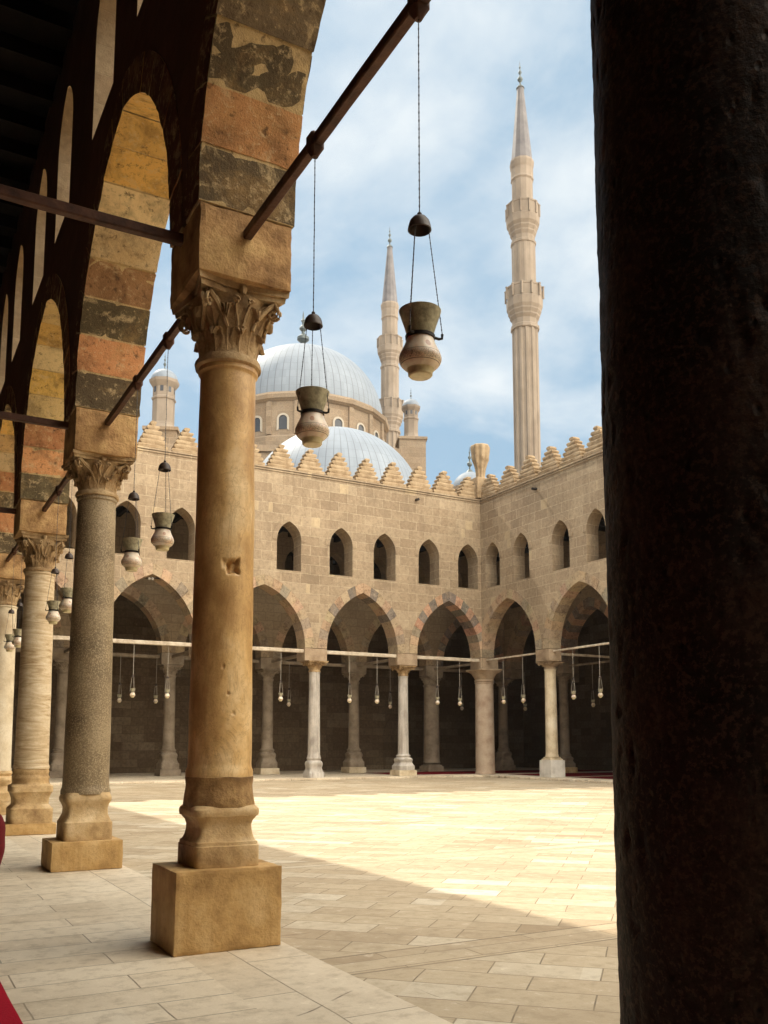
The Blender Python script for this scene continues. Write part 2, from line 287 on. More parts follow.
M['iron'] = mat_plain('dark_iron', (0.035, 0.03, 0.028), 0.55, 0.6)
M['chain'] = mat_plain('chain_metal', (0.10, 0.10, 0.105), 0.45, 0.7)
M['cap'] = mat_plain('dark_wood_bell', (0.06, 0.038, 0.028), 0.45, 0.0, 0.4, 30)
M['rim'] = mat_plain('greenish_bronze_collar', (0.50, 0.46, 0.31), 0.4, 0.05, 0.9, 26, 0.4)
M['lampfoot'] = mat_plain('yellowed_lamp_foot', (0.66, 0.56, 0.32), 0.4, 0, 0.3, 30)
M['red'] = mat_plain('red_carpet', (0.38, 0.012, 0.028), 0.95, 0, 0.25, 60, 0.5, 0.1)
M['darkred'] = mat_plain('dark_red_carpet', (0.16, 0.01, 0.015), 0.95, 0, 0.3, 60, 0.5, 0.1)
M['cloth'] = mat_plain('pale_cloth', (0.62, 0.58, 0.5), 0.9, 0, 0.2, 20, 0.3, 0.1)
M['lead'] = mat_lead('lead_sheet_dome')
ALAB = [(0.21, 0.16, 0.11), (0.265, 0.205, 0.145), (0.31, 0.245, 0.175)]
M['mosque'] = mat_masonry('mosque_masonry', ALAB, (0.36, 0.27, 0.18), w=1.5, h=0.7, mortar=0.02, stain=(0.30, 0.2, 0.12), stain_amt=0.35)
M['minaret'] = mat_stone('minaret_stone', (0.19, 0.15, 0.115), (0.25, 0.205, 0.16), (0.31, 0.255, 0.205), 0.5, (1, 1, 0.5), rough=0.9, bump=0.2)
M['frame'] = mat_plain('pale_window_frame', (0.42, 0.375, 0.31), 0.8)
M['glass'] = mat_plain('dark_window_glass', (0.05, 0.055, 0.065), 0.2)
M['finial'] = mat_plain('weathered_bronze_finial', (0.10, 0.12, 0.12), 0.5, 0.4)

def mat_lamp():
    t = NT('painted_lamp_glass'); tcn = t.n('ShaderNodeTexCoord'); o = tcn.outputs['Object']; sp = t.n('ShaderNodeSeparateXYZ'); t.put(o, sp.inputs[0])
    ang = t.math('ARCTAN2', sp.outputs[1], sp.outputs[0]); z = sp.outputs[2]
    cv = t.n('ShaderNodeCombineXYZ'); t.put(t.math('MULTIPLY', ang, 1.0), cv.inputs[0]); t.put(t.math('MULTIPLY', z, 9.0), cv.inputs[1])
    n = t.noise(cv.outputs[0], 7.5, 2, 0.4, 2.2)
    script = t.math('MULTIPLY', t.math('LESS_THAN', t.math('ABSOLUTE', t.math('SUBTRACT', n.outputs['Fac'], 0.5)), 0.035), t.math('LESS_THAN', t.math('ABSOLUTE', t.math('SUBTRACT', z, 0.098)), 0.022))
    lines = t.math('MAXIMUM', t.math('LESS_THAN', t.math('ABSOLUTE', t.math('SUBTRACT', z, 0.126)), 0.0018), t.math('LESS_THAN', t.math('ABSOLUTE', t.math('SUBTRACT', z, 0.070)), 0.0018))
    n2 = t.noise(o, 11, 4, 0.6)
    c = t.ramp(n2.outputs['Fac'], [(0.3, (0.62, 0.46, 0.32)), (0.52, (0.78, 0.66, 0.52)), (0.7, (0.82, 0.74, 0.62))])
    # round medallions on the shoulder
    med = t.math('SINE', t.math('MULTIPLY', ang, 4.0)); zz = t.math('DIVIDE', t.math('SUBTRACT', z, 0.162), 0.020)
    r = t.math('ADD', t.math('MULTIPLY', zz, zz), t.math('MULTIPLY', t.math('SUBTRACT', 1.0, med), 5.0))
    c = t.mix(t.math('MULTIPLY', t.math('LESS_THAN', r, 1.0), 0.65), c, (0.42, 0.17, 0.09))
    c = t.mix(t.math('MULTIPLY', t.math('MAXIMUM', script, lines), 0.8), c, (0.12, 0.085, 0.06))
    t.put(c, t.b.inputs['Base Color']); t.b.inputs['Roughness'].default_value = 0.35
    t.b.inputs['Subsurface Weight'].default_value = 0.5; t.b.inputs['Subsurface Radius'].default_value = (0.08, 0.06, 0.04); t.b.inputs['Subsurface Scale'].default_value = 1.0
    return t.m
M['lamp'] = mat_lamp()

# ------------------------------------------------------------------ object helpers
def link(name, bm, mat, parent=None, smooth=False, loc=None):
    me = bpy.data.meshes.new(name); bm.normal_update(); bm.to_mesh(me); bm.free()
    for m in (mat if isinstance(mat, list) else [mat]): me.materials.append(m)
    if smooth:
        for p in me.polygons: p.use_smooth = True
        me.set_sharp_from_angle(angle=math.radians(38))
    o = bpy.data.objects.new(name, me); COL.objects.link(o)
    if loc: o.location = loc
    if parent: o.parent = parent
    return o
def tag(o, label, cat, group=None):
    o['label'] = label; o['category'] = cat
    if group: o['group'] = group
    return o
def thing(name, label, cat, loc=(0, 0, 0), rz=0, group=None):
    o = bpy.data.objects.new(name, None); o.empty_display_size = 0.2; COL.objects.link(o); o.location = loc; o.rotation_euler = (0, 0, rz)
    return tag(o, label, cat, group)
def struct(o, kind='structure'): o['kind'] = kind; return o
def dup(root, loc, label, rz=0, group=None, scale=None):
    r = root.copy(); COL.objects.link(r); r.location = loc; r.rotation_euler = (0, 0, rz); r['label'] = label
    if scale: r.scale = scale
    if group: r['group'] = group
    for ch in list(root.children):
        c = ch.copy(); COL.objects.link(c); c.parent = r
        for g in list(ch.children):
            d = g.copy(); COL.objects.link(d); d.parent = c
    return r
def add_box(bm, x0, x1, y0, y1, z0, z1, bevel=0.0, T=None):
    vs = [bm.verts.new((x, y, z)) for x in (x0, x1) for y in (y0, y1) for z in (z0, z1)]
    if T: 
        for v in vs: v.co = T(v.co)
    idx = [(0, 1, 3, 2), (4, 6, 7, 5), (0, 4, 5, 1), (2, 3, 7, 6), (0, 2, 6, 4), (1, 5, 7, 3)]
    fs = [bm.faces.new([vs[i] for i in f]) for f in idx]
    if bevel:
        bmesh.ops.bevel(bm, geom=list({e for f in fs for e in f.edges}), offset=bevel, segments=2, affect='EDGES', profile=0.6)
    return vs
def rough_block(bm, x0, x1, y0, y1, z0, z1, step=0.08, amp=0.006, seed=0.0, freq=6, corner=0.012):
    """a box of subdivided faces with worn, uneven surface and softened arrises"""
    tmp = bmesh.new(); nx, ny, nz = [max(2, int(round(d / step))) for d in (x1 - x0, y1 - y0, z1 - z0)]
    grid = {}
    def V(i, j, k):
        if (i, j, k) not in grid:
            x = x0 + (x1 - x0) * i / nx; y = y0 + (y1 - y0) * j / ny; z = z0 + (z1 - z0) * k / nz
            n = sum((i in (0, nx), j in (0, ny), k in (0, nz)))
            c = Vector(((x0 + x1) / 2, (y0 + y1) / 2, (z0 + z1) / 2)); p = Vector((x, y, z))
            q = noise.noise_vector(p * freq + Vector((seed, 0, 0)))
            p += q * amp
            if n >= 2:
                cr = corner * (0.6 + 1.6 * abs(noise.noise(p * 9 + Vector((seed, 3, 0)))))
                d = Vector(((1 if i == 0 else -1) if i in (0, nx) else 0, (1 if j == 0 else -1) if j in (0, ny) else 0, (1 if k == 0 else -1) if k in (0, nz) else 0))
                p += d * cr * 0.7
            grid[(i, j, k)] = tmp.verts.new(p)
        return grid[(i, j, k)]
    for k in (0, nz):
        for i in range(nx):
            for j in range(ny):
                f = [V(i, j, k), V(i + 1, j, k), V(i + 1, j + 1, k), V(i, j + 1, k)]; tmp.faces.new(f if k else f[::-1])
    for j in (0, ny):
        for i in range(nx):
            for k in range(nz):
                f = [V(i, j, k), V(i + 1, j, k), V(i + 1, j, k + 1), V(i, j, k + 1)]; tmp.faces.new(f[::-1] if j else f)
    for i in (0, nx):
        for j in range(ny):
            for k in range(nz):
                f = [V(i, j, k), V(i, j + 1, k), V(i, j + 1, k + 1), V(i, j, k + 1)]; tmp.faces.new(f if i else f[::-1])
    m = bpy.data.meshes.new('t'); tmp.to_mesh(m); tmp.free(); bm.from_mesh(m); bpy.data.meshes.remove(m)
def add_lathe(bm, prof, seg=48, cx=0, cy=0, wob=0.0, closed=True, wfreq=3.0, seed=0.0, angle0=0.0, ztop=True):
    rings = []
    for r, z in prof:
        ring = []
        for i in range(seg):
            a = angle0 + 2 * PI * i / seg; p = Vector((cx + r * math.cos(a), cy + r * math.sin(a), z))
            if wob: p += Vector((math.cos(a), math.sin(a), 0)) * wob * noise.noise(p * wfreq + Vector((seed, 0, 0)))
            ring.append(bm.verts.new(p))
        rings.append(ring)
    for a, b in zip(rings, rings[1:]):
        for i in range(seg):
            j = (i + 1) % seg; bm.faces.new((a[i], a[j], b[j], b[i]))
    if closed:
        bm.faces.new(rings[0][::-1]); bm.faces.new(rings[-1])
    return rings
def add_squarelathe(bm, prof, power=6.0, seg=48, sy=1.0, wob=0.0, seed=0.0):
    """profile swept round a squarish plan; each profile entry (half width, z, squareness)"""
    rings = []
    for ent in prof:
        r, z = ent[:2]; pw = ent[2] if len(ent) > 2 else power
        ring = []
        for i in range(seg):
            a = 2 * PI * (i + 0.5) / seg; c, s_ = math.cos(a), math.sin(a)
            k = (abs(c) ** pw + abs(s_) ** pw) ** (-1.0 / pw); p = Vector((r * k * c, r * k * s_ * sy, z))
            if wob: p += noise.noise_vector(p * 7 + Vector((seed, 0, 0))) * wob
            ring.append(bm.verts.new(p))
        rings.append(ring)
    for a, b in zip(rings, rings[1:]):
        for i in range(seg):
            j = (i + 1) % seg; bm.faces.new((a[i], a[j], b[j], b[i]))
    bm.faces.new(rings[0][::-1]); bm.faces.new(rings[-1])
def add_tube(bm, pts, r, seg=8):
    rings = []
    for i, p in enumerate(pts):
        p = Vector(p); d = (Vector(pts[min(i + 1, len(pts) - 1)]) - Vector(pts[max(i - 1, 0)])).normalized()
        up = Vector((0, 0, 1)) if abs(d.z) < 0.9 else Vector((1, 0, 0)); a = d.cross(up).normalized(); b = d.cross(a)
        rr = r[i] if isinstance(r, (list, tuple)) else r
        rings.append([bm.verts.new(p + (a * math.cos(2 * PI * k / seg) + b * math.sin(2 * PI * k / seg)) * rr) for k in range(seg)])
    for a, b in zip(rings, rings[1:]):
        for i in range(seg): bm.faces.new((a[i], a[(i + 1) % seg], b[(i + 1) % seg], b[i]))
    bm.faces.new(rings[0]); bm.faces.new(rings[-1][::-1])
def catprof(pts, n=6):
    out = []
    for i in range(len(pts) - 1):
        p0 = pts[max(i - 1, 0)]; p1 = pts[i]; p2 = pts[i + 1]; p3 = pts[min(i + 2, len(pts) - 1)]
        for k in range(n):
            t = k / n
            out.append(tuple(0.5 * (2 * p1[j] + (p2[j] - p0[j]) * t + (2 * p0[j] - 5 * p1[j] + 4 * p2[j] - p3[j]) * t * t + (3 * p1[j] - p0[j] - 3 * p2[j] + p3[j]) * t ** 3) for j in range(2)))
    out.append(tuple(pts[-1])); return out

# ------------------------------------------------------------------ levels of the court
XL, XR, YB = 2.54, 27.89, 39.26          # centre planes of the near, right and far arcades
BX = 5.07; BY = 5.37
IMP0, SPR = 5.52, 6.12                    # bottom of impost block, spring of the arches
APEX, SILL, WAPEX, CROWN, MTOP = 8.95, 9.70, 12.04, 14.45, 15.70

def arch_pts(w, h, n=10):
    """right half of a two-centred pointed arch from the spring (w,0) to the apex (0,h)"""
    R_ = (w * w + h * h) / (2 * w); c = R_ - w; a = math.acos(c / R_)
    return [(R_ * math.cos(a * i / n) - c, R_ * math.sin(a * i / n)) for i in range(n + 1)]
def arch_offset(w, h, t, n=10):
    R_ = (w * w + h * h) / (2 * w); c = R_ - w; R2 = R_ + t; a = math.acos(c / R2)
    return [(R2 * math.cos(a * i / n) - c, R2 * math.sin(a * i / n)) for i in range(n + 1)]

def frame(orient, plane):
    """maps (u along wall, w out of the wall, z) to the world"""
    if orient == 'x': return lambda u, w, z: Vector((u, plane + w, z))
    return lambda u, w, z: Vector((plane + w, u, z))

TAN, PINK, DARK, RED, OCH, CRM = (0.62, 0.43, 0.20), (0.58, 0.28, 0.12), (0.13, 0.095, 0.052), (0.42, 0.19, 0.085), (0.74, 0.47, 0.14), (0.72, 0.55, 0.30)
def setcol(bm, faces, col):
    lay = bm.loops.layers.float_color.get('Col') or bm.loops.layers.float_color.new('Col')
    for f in faces:
        for l in f.loops: l[lay] = (col[0], col[1], col[2], 1)

def voussoirs(Fm, uc, w, h, ring, t, cols, name, parent, mat, near=False, seed=0):
    n = len(cols); sub = 4 if near else 2; bm = bmesh.new(); bm.loops.layers.float_color.new('Col')
    inn = arch_pts(w, h, n * sub); out = arch_offset(w, h, ring, n * sub); rnd = random.Random(seed)
    if near:
        mi = [(q[0] + 0.010, q[1] + 0.004) for q in arch_pts(w, h, 40)]; mo = [(q[0] - 0.02, q[1] - 0.02) for q in arch_offset(w, h, ring, 40)]
        for side in (1, -1):
            before = len(bm.faces)
            sweep_band(bm, Fm, [(uc + side * q[0], SPR + q[1]) for q in mi], [(uc + side * q[0], SPR + q[1]) for q in mo], -t / 2 + 0.004, t / 2 - 0.004)
            bm.faces.ensure_lookup_table(); setcol(bm, [bm.faces[i] for i in range(before, len(bm.faces))], (0.55, 0.40, 0.20))
    for side in (1, -1):
        for k in range(n):
            col = cols[k]; j = rnd.uniform(0.85, 1.15); col = tuple(c * j * rnd.uniform(0.96, 1.04) for c in col)
            du = rnd.uniform(-0.010, 0.010) if near else 0.0
            nt_ = 8 if near else 1; tt = t / 2 + (rnd.uniform(0.006, 0.02)); before = len(bm.faces)
            ni = sub
            I = [inn[k * sub + i] for i in range(ni + 1)]; O = [out[k * sub + i] for i in range(ni + 1)]
            g = (0.007 if near else 0.004) / max(0.05, math.dist(I[0], I[-1]))
            def lerp(a, b, f): return (a[0] + (b[0] - a[0]) * f, a[1] + (b[1] - a[1]) * f)
            I[0] = lerp(I[0], I[1], g * ni); I[-1] = lerp(I[-1], I[-2], g * ni); O[0] = lerp(O[0], O[1], g * ni); O[-1] = lerp(O[-1], O[-2], g * ni)
            nr = 5 if near else 1
            def P(a, r, d):
                q = lerp(I[a], O[a], r / nr); wd = -tt + 2 * tt * d / nt_
                v = Fm(uc + side * (q[0] + (-du if r == 0 else 0)), wd, SPR + q[1])
                if near:
                    e = (a in (0, ni)) + (r == 0) + (d in (0, nt_))
                    v += noise.noise_vector(v * 7) * 0.004 + noise.noise_vector(v * 22) * 0.004
                    if e >= 2:
                        ctr = Fm(uc + side * (I[ni // 2][0] + O[ni // 2][0]) / 2, 0, SPR + (I[ni // 2][1] + O[ni // 2][1]) / 2)
                        v += (ctr - v).normalized() * (0.003 + 0.018 * abs(noise.noise(v * 11)))
                return bm.verts.new(v)
            G = {}
            def V(a, r, d):
                if (a, r, d) not in G: G[(a, r, d)] = P(a, r, d)
                return G[(a, r, d)]
            for a in range(ni):
                for d in range(nt_):
                    bm.faces.new([V(a, 0, d), V(a + 1, 0, d), V(a + 1, 0, d + 1), V(a, 0, d + 1)])
                for r in range(nr):
                    for d in (0, nt_): bm.faces.new([V(a, r, d), V(a + 1, r, d), V(a + 1, r + 1, d), V(a, r + 1, d)])
                for d in range(nt_): bm.faces.new([V(a, nr, d), V(a + 1, nr, d), V(a + 1, nr, d + 1), V(a, nr, d + 1)])
            for a in (0, ni):
                for r in range(nr):
                    for d in range(nt_): bm.faces.new([V(a, r, d), V(a, r + 1, d), V(a, r + 1, d + 1), V(a, r, d + 1)])
            bm.faces.ensure_lookup_table(); fs = [bm.faces[i] for i in range(before, len(bm.faces))]; setcol(bm, fs, col)
            if near:       # gallery-side faces recoloured dark reddish, shade put into the block colour
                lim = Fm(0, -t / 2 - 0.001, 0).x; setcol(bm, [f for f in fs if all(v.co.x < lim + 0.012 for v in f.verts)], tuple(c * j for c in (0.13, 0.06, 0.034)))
    bmesh.ops.recalc_face_normals(bm, faces=bm.faces[:])
    return link(name, bm, mat, parent)

def sweep_band(bm, Fm, pts_in, pts_out, w0, w1):
    """solid band between two open polylines (in wall plane), from w0 to w1"""
    A = [[bm.verts.new(Fm(p[0], wd, p[1])) for p in pl] for wd in (w0, w1) for pl in (pts_in, pts_out)]
    n = len(pts_in)
    for i in range(n - 1):
        for a, b in ((0, 1), (2, 3), (0, 2), (1, 3)): bm.faces.new((A[a][i], A[a][i + 1], A[b][i + 1], A[b][i]))
    for i in (0, n - 1): bm.faces.new((A[0][i], A[1][i], A[3][i], A[2][i]))

def merlon_mesh(w, h):
    bm = bmesh.new(); n = 6; rnd = random.Random(3)
    for i in range(n):
        z0 = h * i / n; z1 = h * (i + 1) / n; hw = (w / 2) * (1 - i / (n - 0.2)) ** 0.85 + 0.03; th = 0.25 - 0.012 * i
        if i == n - 1: hw = 0.11
        ring = []
        zs = [(0.0, -0.055), (0.30, 0.0), (0.55, 0.035), (0.85, 0.03), (1.0, -0.015)]
        rr = []
        for f, d in zs:
            z = z0 + (z1 - z0) * f
            rr.append([bm.verts.new((x, y, z)) for x, y in ((-hw - d, -th - d * .25), (hw + d, -th - d * .25), (hw + d, th + d * .25), (-hw - d, th + d * .25))])
        for a, b in zip(rr, rr[1:]):
            for k in range(4): bm.faces.new((a[k], a[(k + 1) % 4], b[(k + 1) % 4], b[k]))
        bm.faces.new(rr[0][::-1]); bm.faces.new(rr[-1])
    bmesh.ops.subdivide_edges(bm, edges=bm.edges[:], cuts=1, use_grid_fill=True)
    for v in bm.verts: v.co += noise.noise_vector(v.co * 5) * 0.022 + noise.noise_vector(v.co * 17) * 0.01
    return bm

def arcade(name, label, orient, plane, piers, cap_sign, half, t, cols, wmat, wall_top, near=False, windows=True, crenel=0,
           ends=(0.5, 0.5), ring=0.46, impmat=None, vmat=None, seed=1, rings=True, apex=None, surround=True, merlon_range=None, merlon_step=1.52, shift=None):
    """one arcade wall with its arches (voussoir rings), imposts, windows, cornice and merlons; cap_sign is the court side"""
    Fm = frame(orient, plane); root = thing(name, label, 'arcade', Fm(piers[0], 0, 0)); org = Vector(root.location)
    def par(o): o.matrix_parent_inverse = Matrix.Translation(-org); return o
    h = (apex or APEX) - SPR; spans = []
    for a, b in zip(piers, piers[1:]): spans.append(((a + b) / 2, (b - a) / 2 - half))
    outer = [(piers[0] - ends[0], SPR)]
    for uc, w in spans:
        off = arch_offset(w, h, ring, 14)
        outer += [(uc - q[0], SPR + q[1]) for q in off] + [(uc + q[0], SPR + q[1]) for q in off[::-1][1:]]
    outer += [(piers[-1] + ends[1], SPR), (piers[-1] + ends[1], wall_top), (piers[0] - ends[0], wall_top)]
    holes = []
    if windows:
        for i, (uc, w) in enumerate(spans):
            for s_ in (-1, 1):
                wc = uc + s_ * 1.2; ww = 0.62; hs = WAPEX - 0.92
                ap = arch_pts(ww, 0.92, 7)
                holes.append([(wc - ww, SILL), (wc + ww, SILL)] + [(wc + q[0], hs + q[1]) for q in ap] + [(wc - q[0], hs + q[1]) for q in ap[::-1][1:]])
    loops = [outer] + holes; flat = [p for l in loops for p in l]
    tris = tessellate_polygon([[Vector((p[0], p[1], 0)) for p in l] for l in loops])
    bm = bmesh.new()
    for sgn in (-1, 1):
        vs = [bm.verts.new(Fm(p[0], sgn * t / 2, p[1])) for p in flat]
        for tr in tris:
            try: bm.faces.new([vs[i] for i in (tr if sgn > 0 else tr[::-1])])
            except ValueError: pass
    def side(l, a, b, mi=0):
        v = [bm.verts.new(Fm(l[a][0], s2 * t / 2, l[a][1])) for s2 in (-1, 1)] + [bm.verts.new(Fm(l[b][0], s2 * t / 2, l[b][1])) for s2 in (1, -1)]
        f_ = bm.faces.new(v); f_.material_index = 1 if near else 0
    for l in holes:
        for i in range(len(l)): side(l, i, (i + 1) % len(l))
    n = len(outer)
    for i in (n - 1, n - 2, n - 3): side(outer, i, (i + 1) % n)
    bmesh.ops.remove_doubles(bm, verts=bm.verts[:], dist=0.0005)
    bmesh.ops.recalc_face_normals(bm, faces=bm.faces[:])
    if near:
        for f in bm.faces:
            if f.normal.x > 0.5: f.material_index = 1  # court face tan; gallery face keeps a darkened colour standing for shade
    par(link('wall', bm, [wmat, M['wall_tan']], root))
    for i, (uc, w) in enumerate(spans):
        cc = cols[i % len(cols)] if isinstance(cols[0][0], (list, tuple)) else cols
        par(voussoirs(Fm, uc, w, h, ring, t, cc, 'voussoir_arch', root, vmat or M['blocks'], near, seed + i))
    for p in piers:
        bm = bmesh.new(); e = -0.012 if near else 0.02
        a, b = (p - half - e, p + half + e), (-t / 2 - e, t / 2 + e)
        lo = Fm(a[0], b[0], IMP0 + 0.002); hi = Fm(a[1], b[1], SPR - 0.003)
        x0, x1 = sorted((lo.x, hi.x)); y0, y1 = sorted((lo.y, hi.y))
        rough_block(bm, x0, x1, y0, y1, lo.z, hi.z, 0.05 if near else 0.25, 0.008 if near else 0.01, p, corner=0.009 if near else 0.02)
        par(link('impost', bm, impmat or M['impost'], root))
    if windows and surround:
        for l, in zip(holes):
            ww = 0.62; wc = (l[0][0] + l[1][0]) / 2; ap = arch_pts(ww, 0.92, 7); ao = arch_offset(ww, 0.92, 0.24, 7); hs = WAPEX - 0.92
            pi_ = [(wc + q[0], hs + q[1]) for q in ap] + [(wc - q[0], hs + q[1]) for q in ap[::-1][1:]]
            po = [(wc + q[0], hs + q[1]) for q in ao] + [(wc - q[0], hs + q[1]) for q in ao[::-1][1:]]
            bm = bmesh.new(); wi, wo_ = sorted((cap_sign * (t / 2 - 0.02), cap_sign * (t / 2 + 0.022)))
            sweep_band(bm, Fm, pi_, po, wi, wo_); bmesh.ops.recalc_face_normals(bm, faces=bm.faces[:])
            par(link('window_arch', bm, wmat, root))
    if crenel:
        u0, u1 = piers[0] - ends[0], piers[-1] + ends[1]; c = cap_sign
        bm = bmesh.new()
        def bx(w0, w1, z0, z1):
            lo = Fm(u0, w0, z0); hi = Fm(u1, w1, z1); add_box(bm, min(lo.x, hi.x), max(lo.x, hi.x), min(lo.y, hi.y), max(lo.y, hi.y), z0, z1)
        bx(c * (t / 2 + 0.003), c * (t / 2 + 0.045), wall_top - 0.10, wall_top - 0.03)
        bx(-c * (t / 2 + 0.02), c * (t / 2 + 0.075), wall_top + 0.002, wall_top + 0.08)
        par(link('cornice', bm, wmat, root))
        lo_, hi_ = merlon_range or (u0 + 0.8, u1 - 0.8); k = int((hi_ - lo_) / merlon_step)
        mm = merlon_mesh(merlon_step * 0.84, MTOP - wall_top + 0.04); proto = None
        for i in range(k + 1):
            p = Fm(lo_ + i * merlon_step, c * 0.10, wall_top + 0.082)
            if proto is None: proto = link('merlon', mm, M['merlon'], root); o = proto
            else: o = proto.copy(); COL.objects.link(o); o.parent = root
            o.location = p - org; o.rotation_euler = (0, random.uniform(-0.01, 0.01), (0 if orient == 'x' else PI / 2) + (PI if random.random() < 0.5 else 0))
            o.scale = (random.uniform(0.94, 1.03), 1, random.uniform(0.94, 1.03))
    return root, org

# ------------------------------------------------------------------ ground and floors
def sheet(name, x0, x1, y0, y1, z, mat):
    bm = bmesh.new(); bm.faces.new([bm.verts.new(p) for p in ((x0, y0, z), (x1, y0, z), (x1, y1, z), (x0, y1, z))])
    return struct(link(name, bm, mat))
sheet('ground', -2500, 2500, -2500, 2500, -0.03, M['ground'])
XF1, XF2 = 2.15, 3.03
sheet('courtyard_floor', XF2, 27.15, -8.9, 38.55, 0.0, M['court'])
sheet('gallery_floor', -9, XF1, -20, 50.5, 0.0, M['gallery_floor'])
sheet('threshold_floor', XF1, XF2, -20, 50.5, 0.0, M['threshold'])
sheet('south_gallery_floor', XF2, 39, -20, -8.9, 0.0, M['gallery_floor'])
bm = bmesh.new(); rough_block(bm, 3.06, 39, 38.56, 50.4, -0.02, 0.11, 0.7, 0.006, 1, corner=0.012); struct(link('raised_floor', bm, M['gallery_floor']))
bm = bmesh.new(); rough_block(bm, 27.16, 39, -8.9, 38.55, -0.02, 0.108, 0.7, 0.006, 2, corner=0.012); struct(link('raised_floor', bm, M['gallery_floor']))

# ------------------------------------------------------------------ arcades
piersY = [2.03 - 2 * BY + 0.01] + [2.03 - BY, 2.03, 7.40, 12.74, 18.04] + [23.36, 28.68, 33.97, YB]
near_cols = [
    [DARK, PINK, DARK, RED, CRM, TAN, OCH, DARK],
    [DARK, PINK, DARK, (0.24, 0.15, 0.08), OCH, TAN, PINK, TAN],
    [DARK, PINK, DARK, (0.20, 0.15, 0.09), PINK, OCH, DARK, TAN],
    [DARK, PINK, DARK, (0.32, 0.17, 0.08), CRM, CRM, OCH, OCH],
    [DARK, PINK, RED, TAN, OCH, CRM, OCH, TAN]]
def shade(c, f): return tuple(x * f for x in c)
W1, W2, W3 = (0.38, 0.29, 0.19), (0.29, 0.235, 0.175), (0.41, 0.28, 0.185)
mute = [[W1, W2, W1, W3, W1, W3, W2, W1, W3], [W2, W1, W3, W1, W1, W2, W1, W3, W1], [W1, W1, W2, W1, W3, W1, W2, W3, W1]]
bold = [(0.20, 0.17, 0.145), (0.42, 0.26, 0.175)] * 4 + [(0.20, 0.17, 0.145)]
seqx = [mute[0], mute[1], mute[2], [W1, W2, W3, W1, (0.17, 0.14, 0.12), W3, W1, (0.17, 0.14, 0.12), W3], [W1, W3, W2, (0.42, 0.25, 0.165), (0.19, 0.16, 0.135), (0.42, 0.25, 0.165), (0.19, 0.16, 0.135), (0.42, 0.25, 0.165), (0.19, 0.16, 0.135)]]
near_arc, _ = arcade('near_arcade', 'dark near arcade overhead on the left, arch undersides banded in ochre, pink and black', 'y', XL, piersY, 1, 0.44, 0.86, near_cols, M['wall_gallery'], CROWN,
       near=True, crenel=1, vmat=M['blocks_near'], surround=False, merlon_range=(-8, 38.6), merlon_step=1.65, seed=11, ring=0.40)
pX = [XL, 7.61, 12.68, 17.93, 22.92, XR]
back_arc, _ = arcade('far_arcade', 'long shaded sandstone arcade across the far side of the court with a crenellated top', 'x', YB, pX, -1, 0.56, 0.92, seqx, M['wall'], CROWN, crenel=1,
       ends=(0.43, -0.47), merlon_range=(3.9, 27.3), merlon_step=1.53, seed=31, impmat=M['impost_far'])
pYR = [YB - BY * k for k in range(9, -1, -1)]
right_arc, _ = arcade('right_arcade', 'partly sunlit sandstone arcade down the right side of the court with a crenellated top', 'y', XR - 0.11, pYR, -1, 0.50, 0.70, [mute[2], [W1, W1, W3, W1, W2, W1, W3, W1, W1], mute[1]], M['wall'], CROWN, crenel=1,
       ends=(0.46, 0.46), merlon_range=(38.15 - 1.65 * 27, 38.2), merlon_step=1.65, seed=51, impmat=M['impost_far'])
arcade('south_arcade', 'sandstone arcade behind the camera closing the court', 'x', -9.2, pX, 1, 0.56, 0.9, seqx, M['wall'], CROWN, ends=(-0.44, -0.48), seed=71)
dk = [[shade(c, 1.0) for c in s_] for s_ in mute]
boldd = [shade(c, 1.0) for c in bold]
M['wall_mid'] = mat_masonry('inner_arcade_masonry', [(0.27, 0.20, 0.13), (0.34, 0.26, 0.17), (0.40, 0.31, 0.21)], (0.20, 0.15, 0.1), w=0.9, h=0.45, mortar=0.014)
pXi = [XL - 5.4, XL, 7.61, 12.68, 17.85, 22.9, XR, 32.96, 38.4]
arcade('inner_far_arcade', 'dim inner row of arches behind the far arcade', 'x', 44.55, pXi, -1, 0.56, 0.8, [dk[0], dk[1], dk[2], dk[0], dk[1], dk[2], boldd, dk[0]], M['wall_mid'], 12.88, ends=(0.4, 0.4), seed=91, surround=False, impmat=M['innercol'])
pYi = [-9.2 + 0.05] + [YB - BY * k for k in range(8, -1, -1)]
arcade('inner_right_arcade', 'dim inner row of arches behind the right arcade with black and red blocks', 'y', 33.2, pYi + [44.0], -1, 0.50, 0.8, [boldd, dk[1]], M['wall_mid'], 12.88, ends=(0.4, 0.1), seed=95, surround=False, impmat=M['innercol'])
arcade('inner_near_arcade', 'dark inner row of arches left of the camera', 'y', -2.86, piersY, 1, 0.44, 0.8, [(0.14, 0.07, 0.04), (0.10, 0.05, 0.03)] * 4, M['wall_gallery'], 12.88, surround=False, seed=97, impmat=M['wall_gallery'])

